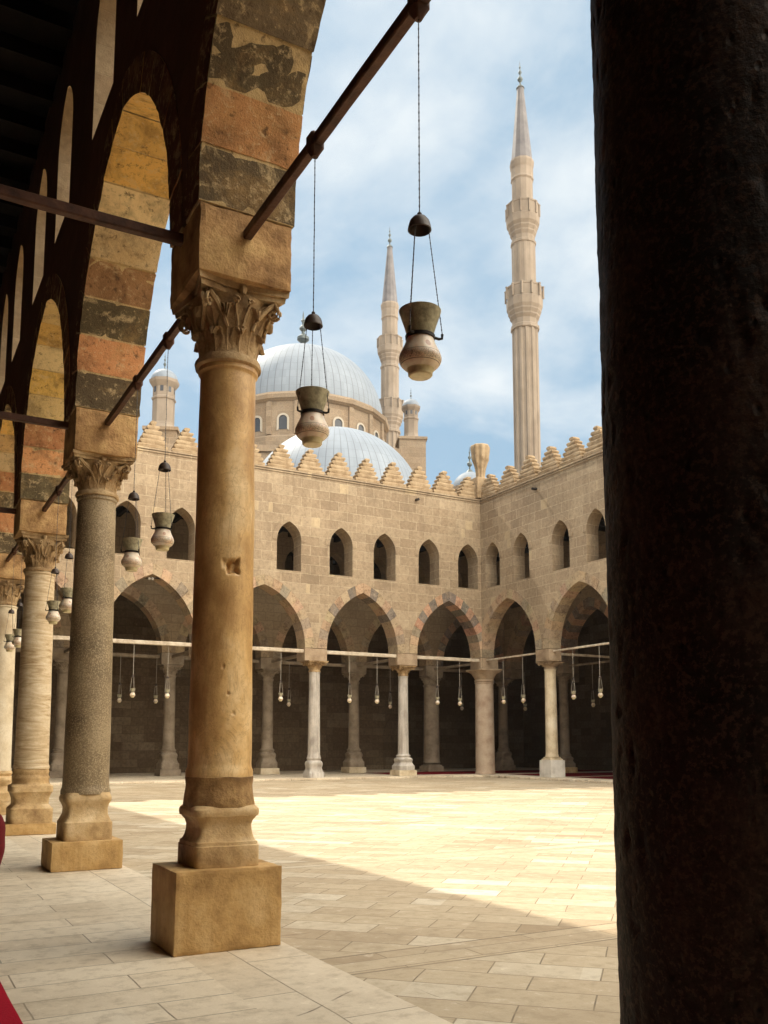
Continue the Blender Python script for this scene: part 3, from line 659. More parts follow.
# rear walls and roofs of the galleries
def wallbox(name, label, x0, x1, y0, y1, z1, mat=None, z0=0.0, cat='wall'):
    bm = bmesh.new(); add_box(bm, x0, x1, y0, y1, z0, z1); return tag(link(name, bm, mat or M['wall_inner']), label, cat)
def rear_niche(root_label):
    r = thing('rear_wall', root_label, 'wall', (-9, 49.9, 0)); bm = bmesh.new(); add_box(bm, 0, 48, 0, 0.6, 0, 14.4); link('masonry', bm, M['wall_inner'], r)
    for xc, w, h in ((18.85 + 0.35, 0.75, 2.5), (28.6, 0.7, 2.4)):
        bm = bmesh.new(); F2 = frame('x', -0.02); ap = arch_pts(w, 0.8, 8); ao = arch_offset(w, 0.8, 0.16, 8)
        pin = [(xc + 9 + w, 0.12)] + [(xc + 9 + q[0], h + q[1]) for q in ap] + [(xc + 9 - q[0], h + q[1]) for q in ap[::-1][1:]] + [(xc + 9 - w, 0.12)]
        pou = [(xc + 9 + w + .16, 0.12)] + [(xc + 9 + q[0], h + q[1]) for q in ao] + [(xc + 9 - q[0], h + q[1]) for q in ao[::-1][1:]] + [(xc + 9 - w - .16, 0.12)]
        sweep_band(bm, F2, pin, pou, -0.05, 0.018); bmesh.ops.recalc_face_normals(bm, faces=bm.faces[:]); link('door_surround', bm, M['wall_inner'], r)
    return r
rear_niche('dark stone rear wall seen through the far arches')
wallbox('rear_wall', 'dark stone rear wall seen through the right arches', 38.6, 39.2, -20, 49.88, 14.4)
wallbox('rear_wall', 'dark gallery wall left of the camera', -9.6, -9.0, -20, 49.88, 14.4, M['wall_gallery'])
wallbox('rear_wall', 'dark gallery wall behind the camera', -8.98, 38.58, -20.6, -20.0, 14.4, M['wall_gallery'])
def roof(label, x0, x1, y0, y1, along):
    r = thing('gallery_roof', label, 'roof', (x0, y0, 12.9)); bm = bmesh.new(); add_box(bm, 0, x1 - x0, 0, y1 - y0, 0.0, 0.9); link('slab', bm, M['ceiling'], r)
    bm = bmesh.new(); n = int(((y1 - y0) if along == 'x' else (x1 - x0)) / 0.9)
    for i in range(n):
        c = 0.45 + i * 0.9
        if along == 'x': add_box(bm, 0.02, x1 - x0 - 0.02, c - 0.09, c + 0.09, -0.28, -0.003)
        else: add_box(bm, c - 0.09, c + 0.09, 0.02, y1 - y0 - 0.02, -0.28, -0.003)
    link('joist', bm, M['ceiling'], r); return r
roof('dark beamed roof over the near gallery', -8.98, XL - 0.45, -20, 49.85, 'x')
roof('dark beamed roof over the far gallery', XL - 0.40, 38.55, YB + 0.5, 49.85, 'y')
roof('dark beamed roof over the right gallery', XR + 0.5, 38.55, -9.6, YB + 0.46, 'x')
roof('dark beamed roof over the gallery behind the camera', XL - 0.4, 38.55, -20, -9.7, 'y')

# ------------------------------------------------------------------ columns
def leaf(bm, ang, r0, z0, height, width, curl, bulge, rad_at, thick=0.012, lobes=3):
    nu, nv = 8, 10; rows = []
    for j in range(nv + 1):
        t = j / nv
        if t < 0.72: z = z0 + height * (t / 0.72) * 0.92; out = bulge * math.sin(t / 0.72 * PI / 2) ** 2
        else:
            s_ = (t - 0.72) / 0.28; z = z0 + height * (0.92 + 0.10 * math.sin(s_ * PI)) - height * 0.16 * s_ * s_; out = bulge + curl * s_
        wv = width * (0.62 + 0.38 * math.sin(PI * min(1, t * 1.15))) * (1 if t < 0.75 else (1 - ((t - 0.75) / 0.25) ** 2 * 0.75))
        wv *= 1 + 0.10 * math.sin(t * PI * 2 * lobes)
        row = []
        for i in range(nu + 1):
            u = i / nu * 2 - 1; R_ = rad_at(min(z, z0 + height)) + out - 0.012 * abs(u) ** 2 + 0.010 * math.cos(u * PI * 3.0) * (0.4 + t)
            a = ang + u * wv / 2 / max(R_, 0.05)
            row.append(bm.verts.new((R_ * math.cos(a), R_ * math.sin(a), z)))
        rows.append(row)
    inner = []
    for j in range(nv + 1):
        inner.append([bm.verts.new(v.co - Vector((v.co.x, v.co.y, 0)).normalized() * thick + Vector((0, 0, -0.012 if j > nv * 0.7 else 0))) for v in rows[j]])
    for j in range(nv):
        for i in range(nu):
            bm.faces.new((rows[j][i], rows[j][i + 1], rows[j + 1][i + 1], rows[j + 1][i])); bm.faces.new((inner[j][i], inner[j + 1][i], inner[j + 1][i + 1], inner[j][i + 1]))
        bm.faces.new((rows[j][0], rows[j + 1][0], inner[j + 1][0], inner[j][0])); bm.faces.new((rows[j][nu], inner[j][nu], inner[j + 1][nu], rows[j + 1][nu]))
    for i in range(nu): bm.faces.new((rows[nv][i], rows[nv][i + 1], inner[nv][i + 1], inner[nv][i]))

def corinthian(r, H, half, wear=0.006, seed=0, rot=0.0):
    """r shaft radius, H height, half = half width of abacus"""
    bm = bmesh.new()
    ab = 0.15 * H
    def rad(z):
        t = max(0, min(1, z / (H - ab))); return r * (0.98 + 0.05 * t) + (half * 0.86 - r) * t ** 2.6
    add_lathe(bm, [(r * 1.0, -0.02), (r * 1.14, 0.0), (r * 1.16, 0.03), (r * 1.12, 0.06), (r * 1.0, 0.065)] + [(rad(z), z) for z in [0.07 + (H - ab - 0.07) * i / 12 for i in range(13)]], 48)
    for k in range(8): leaf(bm, rot + 2 * PI * k / 8, r, 0.06, H * 0.34, 2 * PI * r / 8 * 0.98, 0.05, 0.018, rad)
    for k in range(8): leaf(bm, rot + 2 * PI * (k + 0.5) / 8, r, 0.09, H * 0.58, 2 * PI * r / 8 * 0.95, 0.06, 0.022, rad)
    for k in range(4):       # corner volutes and centre stems
        a = PI / 4 + PI / 2 * k; d = Vector((math.cos(a), math.sin(a), 0)); pd = Vector((-math.sin(a), math.cos(a), 0))
        R0 = half * 1.10
        for s_ in (-1, 1):
            pts = []; rr = []
            for i in range(8):
                t = i / 7; rad_ = r + 0.03 + (R0 - r - 0.03) * t ** 1.2; z = H * (0.42 + 0.42 * t ** 0.7)
                pts.append(d * rad_ * 1.0 + pd * s_ * (0.10 * (1 - t) + 0.018) + Vector((0, 0, z))); rr.append(0.016 + 0.008 * t)
            cx_ = d * (R0 - 0.02) + pd * s_ * 0.022; zc = H * 0.70
            for i in range(1, 15):
                th = PI / 2 - i * 0.55; rs = 0.062 * (1 - i / 17)
                pts.append(cx_ + d * rs * math.cos(th) + Vector((0, 0, zc + rs * math.sin(th)))); rr.append(0.017 * (1 - i / 26))
            add_tube(bm, pts, rr, 6)
        leaf(bm, a, r, H * 0.40, H * 0.40, 0.17, 0.05, 0.03, rad)
        a2 = a + PI / 4; d2 = Vector((math.cos(a2), math.sin(a2), 0)); p2 = Vector((-math.sin(a2), math.cos(a2), 0))
        for s_ in (-1, 1):
            pts = []; rr = []
            for i in range(14):
                t = i / 13
                if t < 0.5: q = d2 * (rad(H * (0.5 + 0.6 * t)) + 0.02) + p2 * s_ * (0.02 + 0.09 * t) + Vector((0, 0, H * (0.45 + 0.62 * t)))
                else:
                    th = (t - 0.5) * 9; rs = 0.032 * (1.5 - t); q = d2 * (rad(H * 0.8) + 0.035) + p2 * s_ * (0.065 + rs * math.cos(th)) + Vector((0, 0, H * 0.745 + rs * math.sin(th)))
                pts.append(q); rr.append(0.013)
            add_tube(bm, pts, rr, 5)
        add_lathe(bm, [(0.03, H - ab + 0.0), (0.038, H - ab * 0.4)], 10, d2.x * half * 0.84, d2.y * half * 0.84)
    # abacus: square with hollow sides, two mouldings
    for z0, z1, g in ((H - ab, H - ab * 0.55, -0.015), (H - ab * 0.53, H + 0.0, 0.012)):
        loop = []
        for k in range(4):
            a = PI / 4 + PI / 2 * k; c = Vector((math.cos(a), math.sin(a), 0)) * (half + g) * 1.36; a2 = a + PI / 2; e = Vector((math.cos(a2), math.sin(a2), 0)) * (half + g) * 1.36
            for i in range(10):
                t = i / 10; q = c.lerp(e, t); inward = (c + e).normalized(); q = q - inward * 0.07 * half / 0.45 * math.sin(PI * t); loop.append(q)
        lo = [bm.verts.new(q + Vector((0, 0, z0))) for q in loop]; hi = [bm.verts.new(q * 1.02 + Vector((0, 0, z1))) for q in loop]
        for i in range(len(loop)): j = (i + 1) % len(loop); bm.faces.new((lo[i], lo[j], hi[j], hi[i]))
        bm.faces.new(lo[::-1]); bm.faces.new(hi)
    for v in bm.verts:
        v.co += noise.noise_vector(v.co * 14 + Vector((seed, 0, 0))) * wear + noise.noise_vector(v.co * 40 + Vector((seed, 5, 0))) * wear * 0.4
    bmesh.ops.recalc_face_normals(bm, faces=bm.faces[:])
    return bm

def shaft_bm(r0, r1, z0, z1, seg=64, n=60, wob=0.004, seed=0.0, wfreq=2.5, extra=None):
    bm = bmesh.new(); prof = []
    for i in range(n + 1):
        t = i / n; r = r0 + (r1 - r0) * (t ** 1.25); prof.append((r, z0 + (z1 - z0) * t))
    prof = [(r0 * 1.06, z0), (r0 * 1.06, z0 + 0.05), (r0 * 1.01, z0 + 0.08)] + [p for p in prof if z0 + 0.1 < p[1] < z1 - 0.08] + [(r1 * 1.01, z1 - 0.07), (r1 * 1.08, z1 - 0.05), (r1 * 1.08, z1)]
    add_lathe(bm, prof, seg, wob=wob, seed=seed, wfreq=wfreq)
    if extra: extra(bm)
    return bm

COLG = 'columns of the near arcade'
# honey column (the main one)
c1 = thing('marble_column', 'tall honey marble column on a large ochre block, nearest full column of the near arcade', 'column', (2.545, 7.40, 0), 0, COLG)
bm = bmesh.new(); rough_block(bm, -0.455, 0.425, -0.36, 0.33, 0, 0.63, 0.028, 0.004, 3, corner=0.006); link('pedestal', bm, M['pedestal'], c1, smooth=False)
bm = bmesh.new()
add_squarelathe(bm, [(0.2684, 0.632, 14), (0.271, 0.64, 14), (0.271, 0.795, 14), (0.264, 0.8, 14), (0.2622, 0.825, 14), (0.2464, 0.835, 14), (0.2306, 0.87, 14), (0.22, 0.92, 13), (0.22, 0.955, 12), (0.2306, 0.99, 12), (0.249, 1.01, 10), (0.2534, 1.02, 10), (0.271, 1.03, 9), (0.2781, 1.055, 8), (0.2763, 1.085, 7), (0.2605, 1.11, 5), (0.2508, 1.12, 4)], seg=128, wob=0.005, seed=2)
link('base', bm, M['base'], c1, smooth=True)
bm = bmesh.new(); add_squarelathe(bm, [(0.2678, 1.1, 3.4), (0.2771, 1.13, 2.8), (0.2753, 1.2, 2.3), (0.2716, 1.27, 2.1), (0.279, 1.31, 2), (0.2809, 1.34, 2), (0.2604, 1.352, 2)], seg=96, wob=0.008, seed=5)
link('base_ring', bm, mat_stone('dark_band_stone', (0.09, 0.05, 0.022), (0.26, 0.15, 0.06), (0.52, 0.34, 0.15), 3.4, rough=0.7, bump=0.6), c1, smooth=True)
bm = shaft_bm(0.262, 0.240, 1.34, 4.87, 220, 260, seed=1, wob=0.006)
def socket(me):
    """an old square socket cut in the shaft with a chipped rim, and a few small pits"""
    for v in me.vertices:
        if v.co.y >= 0: continue
        for hx, hz_, hw, hh, dp_ in ((-0.005, 3.08, 0.05, 0.055, 0.06), (-0.055, 3.10, 0.04, 0.035, 0.018), (-0.03, 2.02, 0.012, 0.012, 0.02), (-0.07, 2.24, 0.010, 0.012, 0.015), (0.02, 1.86, 0.012, 0.009, 0.015)):
            n_ = noise.noise(v.co * 30) * 0.3; q = max(abs(v.co.x - hx) / hw, abs(v.co.z - hz_) / hh) + n_
            if q < 1.15: v.co += Vector((-v.co.x, -v.co.y, 0)).normalized() * dp_ * min(1.0, max(0.0, (1.15 - q) / 0.25))
socket(link('shaft', bm, M['honey'], c1, smooth=True).data)
link('capital', corinthian(0.250, 0.655, 0.405, 0.007, 1), M['capital'], c1, smooth=True, loc=(0, 0, 4.87))
# granite column
c2 = thing('granite_column', 'speckled grey granite column on a low ochre block, second full column of the near arcade', 'column', (2.525, 12.74, 0), 0, COLG)
bm = bmesh.new(); rough_block(bm, -0.47, 0.43, -0.40, 0.40, 0, 0.37, 0.05, 0.004, 7, corner=0.008); link('pedestal', bm, M['pedestal'], c2)
bm = bmesh.new(); add_squarelathe(bm, [(0.3116, 0.372, 14), (0.3069, 0.6, 14), (0.2957, 0.61, 14), (0.279, 0.65, 13), (0.2585, 0.7, 12), (0.2558, 0.78, 12), (0.2697, 0.83, 11), (0.2957, 0.87, 9), (0.3023, 0.91, 8), (0.293, 0.945, 6), (0.2837, 0.98, 4)], seg=96, wob=0.006, seed=9); link('base', bm, M['base'], c2, smooth=True)
link('shaft', shaft_bm(0.30, 0.252, 0.96, 5.00, seed=4), M['granite'], c2, smooth=True)
link('capital', corinthian(0.252, 0.53, 0.42, 0.012, 5, 0.2), M['capital'], c2, smooth=True, loc=(0, 0, 4.995))
# banded column
c3 = thing('marble_column', 'banded cream marble column with ringed base, third full column of the near arcade', 'column', (2.585, 18.04, 0), 0, COLG)
bm = bmesh.new(); rough_block(bm, -0.46, 0.42, -0.42, 0.42, 0, 0.20, 0.06, 0.006, 11, corner=0.012); link('pedestal', bm, M['pedestal'], c3)
bm = bmesh.new(); add_squarelathe(bm, [(0.3657, 0.202, 12), (0.3657, 0.46, 12), (0.3515, 0.465, 12), (0.2992, 0.54, 12), (0.3021, 0.64, 12), (0.3372, 0.74, 12), (0.3591, 0.76, 12), (0.3591, 0.86, 12), (0.3468, 0.88, 6), (0.3325, 0.9, 2), (0.3182, 0.94, 2), (0.3277, 0.98, 2), (0.3277, 1.02, 2), (0.3087, 1.05, 2), (0.3087, 1.08, 2), (0.3182, 1.12, 2), (0.304, 1.17, 2), (0.2945, 1.19, 2)], seg=96, wob=0.005, seed=13); link('base', bm, M['base'], c3, smooth=True)
link('shaft', shaft_bm(0.30, 0.262, 1.17, 4.84, seed=8), M['banded'], c3, smooth=True)
link('capital', corinthian(0.262, 0.69, 0.42, 0.010, 8, 0.1), M['capital'], c3, smooth=True, loc=(0, 0, 4.835))
# cream column and further ones out of frame
def common_column(name, label, x, y, r0, r1, zb, mat, z0=0.0, group=None, half=0.42, basemat=None, ped=0.0, pedmat=None, bw=None, capH=0.6, capmat=None, top=IMP0):
    c = thing(name, label, 'column', (x, y, z0), 0, group); bw = bw or r0 * 1.45
    z = 0.0
    if ped: bm = bmesh.new(); rough_block(bm, -bw * 1.12, bw * 1.12, -bw * 1.12, bw * 1.12, 0, ped, 0.12, 0.004, x, corner=0.01); link('pedestal', bm, pedmat or M['base'], c); z = ped + 0.002
    if zb > z:
        H = zb - z; bm = bmesh.new()
        add_squarelathe(bm, [(bw, z, 12), (bw, z + H * .28, 12), (bw * .9, z + H * .34, 10), (bw * .78, z + H * .50, 8), (bw * .86, z + H * .62, 6), (bw * .92, z + H * .70, 4), (bw * .90, z + H * .78, 2.6), (bw * .76, z + H * .84, 2), (bw * .84, z + H * .92, 2), (bw * .82, z + H * .97, 2), (r0 * 1.03, z + H + 0.02, 2)], seg=48, wob=0.005, seed=x)
        link('base', bm, basemat or M['base'], c, smooth=True)
    ct = top - z0 - capH
    link('shaft', shaft_bm(r0, r1, zb, ct, 40, 16, seed=x + y), mat, c, smooth=True)
    link('capital', corinthian(r1, capH, half, 0.008, x), capmat or M['capital'], c, smooth=True, loc=(0, 0, ct - 0.005)); return c
common_column('marble_column', 'pale cream marble column at the left edge of the frame, fourth full column of the near arcade', 2.58, 23.36, 0.31, 0.27, 1.0, M['cream'], group=COLG, ped=0.3, half=0.42, bw=0.42)
for i, y in enumerate((28.68, 33.97)):
    common_column('marble_column', ['cream column near the far end of the near arcade, outside the left edge', 'cream column next to the far left corner, outside the left edge'][i], 2.54, y, 0.30, 0.26, 1.0, M['cream'], group=COLG, ped=0.3, half=0.42, bw=0.42)
common_column('sandstone_column', 'cream column at the far left corner of the court, outside the left edge', XL, YB, 0.42, 0.38, 0.6, M['cream'], half=0.48, group=COLG)
# massive dark column beside the camera
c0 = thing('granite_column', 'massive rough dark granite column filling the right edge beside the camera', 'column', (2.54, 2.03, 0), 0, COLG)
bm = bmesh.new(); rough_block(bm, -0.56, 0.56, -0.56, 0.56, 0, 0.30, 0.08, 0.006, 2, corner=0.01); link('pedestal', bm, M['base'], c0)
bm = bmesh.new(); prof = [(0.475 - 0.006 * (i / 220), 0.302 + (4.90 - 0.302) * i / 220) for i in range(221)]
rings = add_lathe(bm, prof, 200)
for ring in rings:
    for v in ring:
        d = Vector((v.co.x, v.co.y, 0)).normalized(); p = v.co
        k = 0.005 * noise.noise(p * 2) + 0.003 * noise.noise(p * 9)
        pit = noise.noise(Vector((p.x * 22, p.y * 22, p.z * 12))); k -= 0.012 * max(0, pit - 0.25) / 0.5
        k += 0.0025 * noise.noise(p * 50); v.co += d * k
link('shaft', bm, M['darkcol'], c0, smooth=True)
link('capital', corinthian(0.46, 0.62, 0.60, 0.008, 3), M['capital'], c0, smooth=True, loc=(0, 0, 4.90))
for i, y in enumerate((2.03 - BY, 2.03 - 2 * BY)):
    common_column('granite_column', ['grey granite column just behind the camera', 'grey granite column at the corner behind the camera'][i], XL, y, 0.32, 0.28, 0.9, M['granite'], group=COLG, half=0.42)

# far columns
FG = 'columns of the far arcade'
common_column('marble_column', 'slender grey marble column of the far arcade, next left of the thick corner column', 22.92, YB - 0.02, 0.27, 0.235, 1.02, M['greymarble'], 0.11, FG, 0.50, M['greymarble'], 0.28, M['cream'], 0.44, 0.5)
common_column('marble_column', 'slender grey marble column of the far arcade, second left of the corner, right of the honey column', 17.98, YB - 0.22, 0.29, 0.25, 1.05, M['greymarble'], 0.02, FG, 0.50, M['greymarble'], 0.0, None, 0.40, 0.5)
common_column('marble_column', 'grey marble column of the far arcade hidden behind the honey column', 12.68, YB, 0.28, 0.24, 1.02, M['greymarble'], 0.11, FG, 0.50, M['greymarble'], 0.25, None, 0.42, 0.5)
common_column('marble_column', 'grey marble column of the far arcade hidden behind the granite column', 7.61, YB, 0.28, 0.24, 1.02, M['greymarble'], 0.11, FG, 0.50, M['greymarble'], 0.25, None, 0.42, 0.5)
cc = thing('sandstone_column', 'thick pinkish stone column standing without a base at the inner corner of the court', 'column', (27.72, YB - 0.2, 0.11))
link('shaft', shaft_bm(0.50, 0.47, 0, 4.72, 56, 20, seed=3), M['pinkstone'], cc, smooth=True)
bm = bmesh.new(); add_squarelathe(bm, [(0.4472, 4.72, 2), (0.516, 4.76, 2), (0.516, 4.84, 2), (0.4816, 4.88, 2), (0.5332, 5.02, 2.4), (0.602, 5.18, 3), (0.688, 5.3, 6), (0.7224, 5.34, 12), (0.7224, 5.405, 12)], seg=64, wob=0.012, seed=4)
link('capital', bm, M['impost_far'], cc, smooth=True)
RG = 'columns of the right arcade'
for k in range(1, 9):
    y = YB - BY * k + (0.02 if k == 1 else 0)
    lab = {1: 'cream column on a tall white marble block, first column of the right arcade'}.get(k, 'cream column of the right arcade, %s from the corner, behind the dark column' % ['', '', 'second', 'third', 'fourth', 'fifth', 'sixth', 'seventh', 'eighth'][k])
    c = common_column('marble_column', lab, XR, y, 0.29, 0.26, 0.98, M['cream'], 0.11, RG, 0.48, M['cream'], 0.80, M['whitemarble'], 0.38, 0.35, M['impost_far'])
common_column('marble_column', 'cream column at the right corner behind the camera', XR, -9.2 + 0.1, 0.33, 0.29, 0.98, M['cream'], 0.0, RG, 0.52, M['cream'], 0.25)
for i, x in enumerate(pX[1:-1]):
    common_column('marble_column', 'cream column of the arcade behind the camera, %s from the left gallery' % ['first', 'second', 'third', 'fourth'][i], x, -9.2, 0.3, 0.26, 0.98, M['cream'], 0.0, 'columns behind the camera', 0.5)
IG = 'dim inner columns behind the far arcade'
names = ['out at the far left', 'behind the far left corner', 'glimpsed left of the granite column', 'between the granite and honey columns', 'just right of the honey column', 'between the two slender grey columns', 'left of the thick corner column', 'right of the thick corner column']
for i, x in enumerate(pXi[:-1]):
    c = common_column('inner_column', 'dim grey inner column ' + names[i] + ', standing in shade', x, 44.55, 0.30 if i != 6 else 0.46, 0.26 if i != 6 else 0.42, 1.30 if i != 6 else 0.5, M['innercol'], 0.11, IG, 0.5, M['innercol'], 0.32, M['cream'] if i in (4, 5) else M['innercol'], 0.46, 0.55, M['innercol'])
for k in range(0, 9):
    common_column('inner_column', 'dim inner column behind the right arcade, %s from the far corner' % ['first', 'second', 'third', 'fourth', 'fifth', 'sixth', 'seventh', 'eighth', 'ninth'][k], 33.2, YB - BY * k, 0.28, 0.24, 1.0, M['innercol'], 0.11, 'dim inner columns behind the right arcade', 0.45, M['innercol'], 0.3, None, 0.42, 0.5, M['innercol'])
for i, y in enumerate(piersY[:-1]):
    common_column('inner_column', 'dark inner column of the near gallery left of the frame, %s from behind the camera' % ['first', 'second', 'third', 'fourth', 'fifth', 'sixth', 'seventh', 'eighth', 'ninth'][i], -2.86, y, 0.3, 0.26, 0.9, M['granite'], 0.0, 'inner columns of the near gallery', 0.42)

# ------------------------------------------------------------------ tie beams
def beam(name, label, p, q, wdt, mat, group, knobs=(), hgt=None):
    bm = bmesh.new(); p = Vector(p); q = Vector(q); L = (q - p).length; hgt = hgt or wdt; n = max(2, int(L / 0.25))
    ax = (q - p).normalized(); sd = ax.cross(Vector((0, 0, 1))).normalized(); prev = None
    for i in range(n + 1):
        c = p.lerp(q, i / n); off = noise.noise_vector(c * 0.9) * wdt * 0.08
        ring = [bm.verts.new(c + off + sd * a * wdt / 2 + Vector((0, 0, b * hgt / 2)) + noise.noise_vector(c * 6 + Vector((a, b, 0))) * wdt * 0.05) for a, b in ((-0.75, -1), (0.75, -1), (1, -0.75), (1, 0.75), (0.75, 1), (-0.75, 1), (-1, 0.75), (-1, -0.75))]
        if prev:
            for k in range(8): bm.faces.new((prev[k], prev[(k + 1) % 8], ring[(k + 1) % 8], ring[k]))
        else: bm.faces.new(ring[::-1])
        prev = ring
    bm.faces.new(prev); bmesh.ops.recalc_face_normals(bm, faces=bm.faces[:])
    if not knobs: return tag(link(name, bm, mat), label, 'tie beam', group)
    r = thing(name, label, 'tie beam', p, 0, group); o = link('rod', bm, mat, r); o.matrix_parent_inverse = Matrix.Translation(-p)
    for k in knobs:
        b2 = bmesh.new(); c = Vector(k) - p; ang = math.atan2(ax.y, ax.x)
        add_squarelathe(b2, [(0.045, 0.062, 8), (0.055, 0.045, 8), (0.055, -0.05, 8), (0.04, -0.075, 8), (0.022, -0.11, 3)][::-1], seg=16)
        link('hanger_block', b2, mat, r, loc=c)
    return r
def tiez(y): return 5.97
GR = 'dark tie rods of the near arcade'
lampsL = []
bays = [(2.03, 7.40, [4.15, 5.59], 'first bay beside the camera'), (7.40, 12.74, [9.36, 10.68], 'second bay'), (12.74, 18.04, [14.80, 16.06], 'third bay'), (18.04, 23.36, [20.35, 21.70], 'fourth bay'),
        (23.36, 28.68, [25.3, 26.7], 'fifth bay'), (28.68, 33.97, [30.6, 32.0], 'sixth bay')]
for y0, y1, ls, nm in bays:
    z = 5.96 if y0 > 3 else 5.92
    beam('tie_rod', 'dark red timber tie rod spanning the near arcade, ' + nm, (XL, y0 + 0.44, z), (XL, y1 - 0.44, z), 0.075, M['timber_dark'], GR, [(XL, l, z) for l in ls], 0.085)
    lampsL += [(XL, l, z, nm, i) for i, l in enumerate(ls)]
for i, y in enumerate((2.03, 7.40, 12.74, 18.04, 23.36)):
    beam('tie_rod', 'dark timber tie rod running left into the dark gallery from the %s near column' % ['dark', 'honey', 'grey granite', 'banded', 'cream'][i], (XL - 0.44, y, 5.97), (-2.86 + 0.44, y, 5.97), 0.085, M['timber_dark'], 'cross tie rods of the near gallery', (), 0.09)
TG = 'pale tie beams of the far arcade'
nmb = ['first arch from the left', 'second arch from the left', 'third arch, behind the honey column', 'fourth arch, between the slender grey columns', 'last arch beside the corner']
for i in range(5):
    beam('tie_beam', 'pale weathered timber beam across the far arcade, ' + nmb[i], (pX[i] + (0.57 if i else 0.44), YB - 0.28, 5.97), (pX[i + 1] - 0.57, YB - 0.28, 5.97), 0.17, M['timber_pale'], TG)
for k in range(8):
    beam('tie_beam', 'thin pale tie rod across the right arcade, %s arch from the corner' % ['first', 'second', 'third', 'fourth', 'fifth', 'sixth', 'seventh', 'eighth'][k], (XR - 0.2, YB - BY * k - 0.52, 5.99), (XR - 0.2, YB - BY * (k + 1) + 0.52, 5.99), 0.085, M['timber_pale'], 'pale tie rods of the right arcade')
for i in range(1, 7):
    beam('tie_beam', 'dim brown beam between inner columns, ' + names[i] + ' to the next', (pXi[i] + 0.57, 44.55, 5.93), (pXi[i + 1] - 0.57, 44.55, 5.93), 0.17, M['innercol'], 'dim inner tie beams')
for k in range(0, 5):
    beam('tie_beam', 'dim brown beam between inner columns of the right gallery, %s from the corner' % ['first', 'second', 'third', 'fourth', 'fifth'][k], (33.2, YB - BY * k - 0.52, 5.93), (33.2, YB - BY * (k + 1) + 0.52, 5.93), 0.11, M['innercol'], 'inner tie beams of the right gallery')
for i, x in enumerate(pX[1:-1] + [XR]):
    beam('tie_beam', 'dim cross beam running back from the far arcade above %s' % ['the left grey column', 'the hidden grey column', 'the second slender column', 'the slender column by the corner', 'the corner column'][i], (x, YB + 0.48, 5.93), (x, 44.55 - 0.42, 5.93), 0.15, M['innercol'], 'cross beams of the far gallery')
for k in range(1, 4):
    beam('tie_beam', 'dim cross beam running back from the right arcade, %s column from the corner' % ['', 'first', 'second', 'third'][k], (XR + 0.48, YB - BY * k, 5.93), (33.2 - 0.42, YB - BY * k, 5.93), 0.11, M['timber_pale'], 'cross beams of the right gallery')

# ------------------------------------------------------------------ hanging mosque lamps
def bell_prof(): return [(0.0, 0.085), (0.02, 0.083), (0.04, 0.073), (0.056, 0.052), (0.064, 0.025), (0.068, 0.0), (0.062, -0.004), (0.055, 0.02), (0.035, 0.05)]
def make_lamp(loc, label, drop, group, thick=1.0, cmat=None):
    """origin at the lowest point of the lamp; drop = height of the rod above it"""
    t = thing('mosque_lamp', label, 'hanging lamp', loc, 0, group)
    bm = bmesh.new()
    p = catprof([(0.066, 0.036), (0.090, 0.052), (0.112, 0.076), (0.120, 0.104), (0.112, 0.134), (0.097, 0.165), (0.083, 0.198), (0.073, 0.228)], 5); add_lathe(bm, p, 40, wob=0.002); link('bowl', bm, M['lamp'], t, smooth=True)
    bm = bmesh.new(); add_lathe(bm, [(0.03, 0.0), (0.060, 0.002), (0.068, 0.010), (0.070, 0.032), (0.078, 0.044), (0.070, 0.056)], 32); link('foot', bm, M['lampfoot'], t, smooth=True)
    bm = bmesh.new(); p = [(0.072, 0.228), (0.077, 0.250), (0.088, 0.290), (0.105, 0.340), (0.116, 0.372), (0.119, 0.384), (0.112, 0.386), (0.098, 0.340), (0.080, 0.28), (0.062, 0.236)]; add_lathe(bm, p, 40); link('collar', bm, M['rim'], t, smooth=True)
    bm = bmesh.new(); add_lathe(bm, [(0.074, 0.218), (0.083, 0.221), (0.084, 0.238), (0.074, 0.242)], 32)
    for k in range(3):
        a = 0.5 + 2 * PI * k / 3; d = Vector((math.cos(a), math.sin(a), 0)); add_tube(bm, [d * 0.08 + Vector((0, 0, 0.230)), d * 0.105 + Vector((0, 0, 0.222)), d * 0.122 + Vector((0, 0, 0.225)), d * 0.124 + Vector((0, 0, 0.25))], 0.008, 6)
    link('clamp_ring', bm, M['iron'], t, smooth=True)
    zc = 0.87
    for k in range(3):
        a = 0.5 + 2 * PI * k / 3; d = Vector((math.cos(a), math.sin(a), 0)); bm = bmesh.new()
        A = d * 0.124 + Vector((0, 0, 0.25)); B = d * 0.052 + Vector((0, 0, zc)); n = 36
        for i in range(n):       # links: short beads alternately turned
            c = A.lerp(B, (i + 0.5) / n); e = (B - A) / n * 0.62; add_tube(bm, [c - e, c, c + e], [0.0018 * thick, (0.0042 if i % 2 else 0.003) * thick, 0.0018 * thick], 5)
        link('chain', bm, cmat or M['chain'], t)
    bm = bmesh.new(); add_lathe(bm, [(r, z + zc) for r, z in bell_prof()], 28, closed=False); add_lathe(bm, [(0.012, zc + 0.08), (0.014, zc + 0.10), (0.004, zc + 0.112)], 10); link('cap', bm, M['cap'], t, smooth=True)
    bm = bmesh.new(); n = 24; A = Vector((0, 0, zc + 0.105)); B = Vector((0, 0, drop))
    for i in range(n * 2):
        c = A.lerp(B, (i + 0.5) / (2 * n)); e = (B - A) / (2 * n) * 0.6; c = c + Vector((noise.noise(Vector((loc[1], i * 0.2, 0))) * 0.004, 0, 0)); add_tube(bm, [c - e, c, c + e], [0.0025 * thick, (0.0055 if i % 2 else 0.004) * thick, 0.0025 * thick], 5)
    link('cord', bm, cmat or M['chain'], t)
    return t
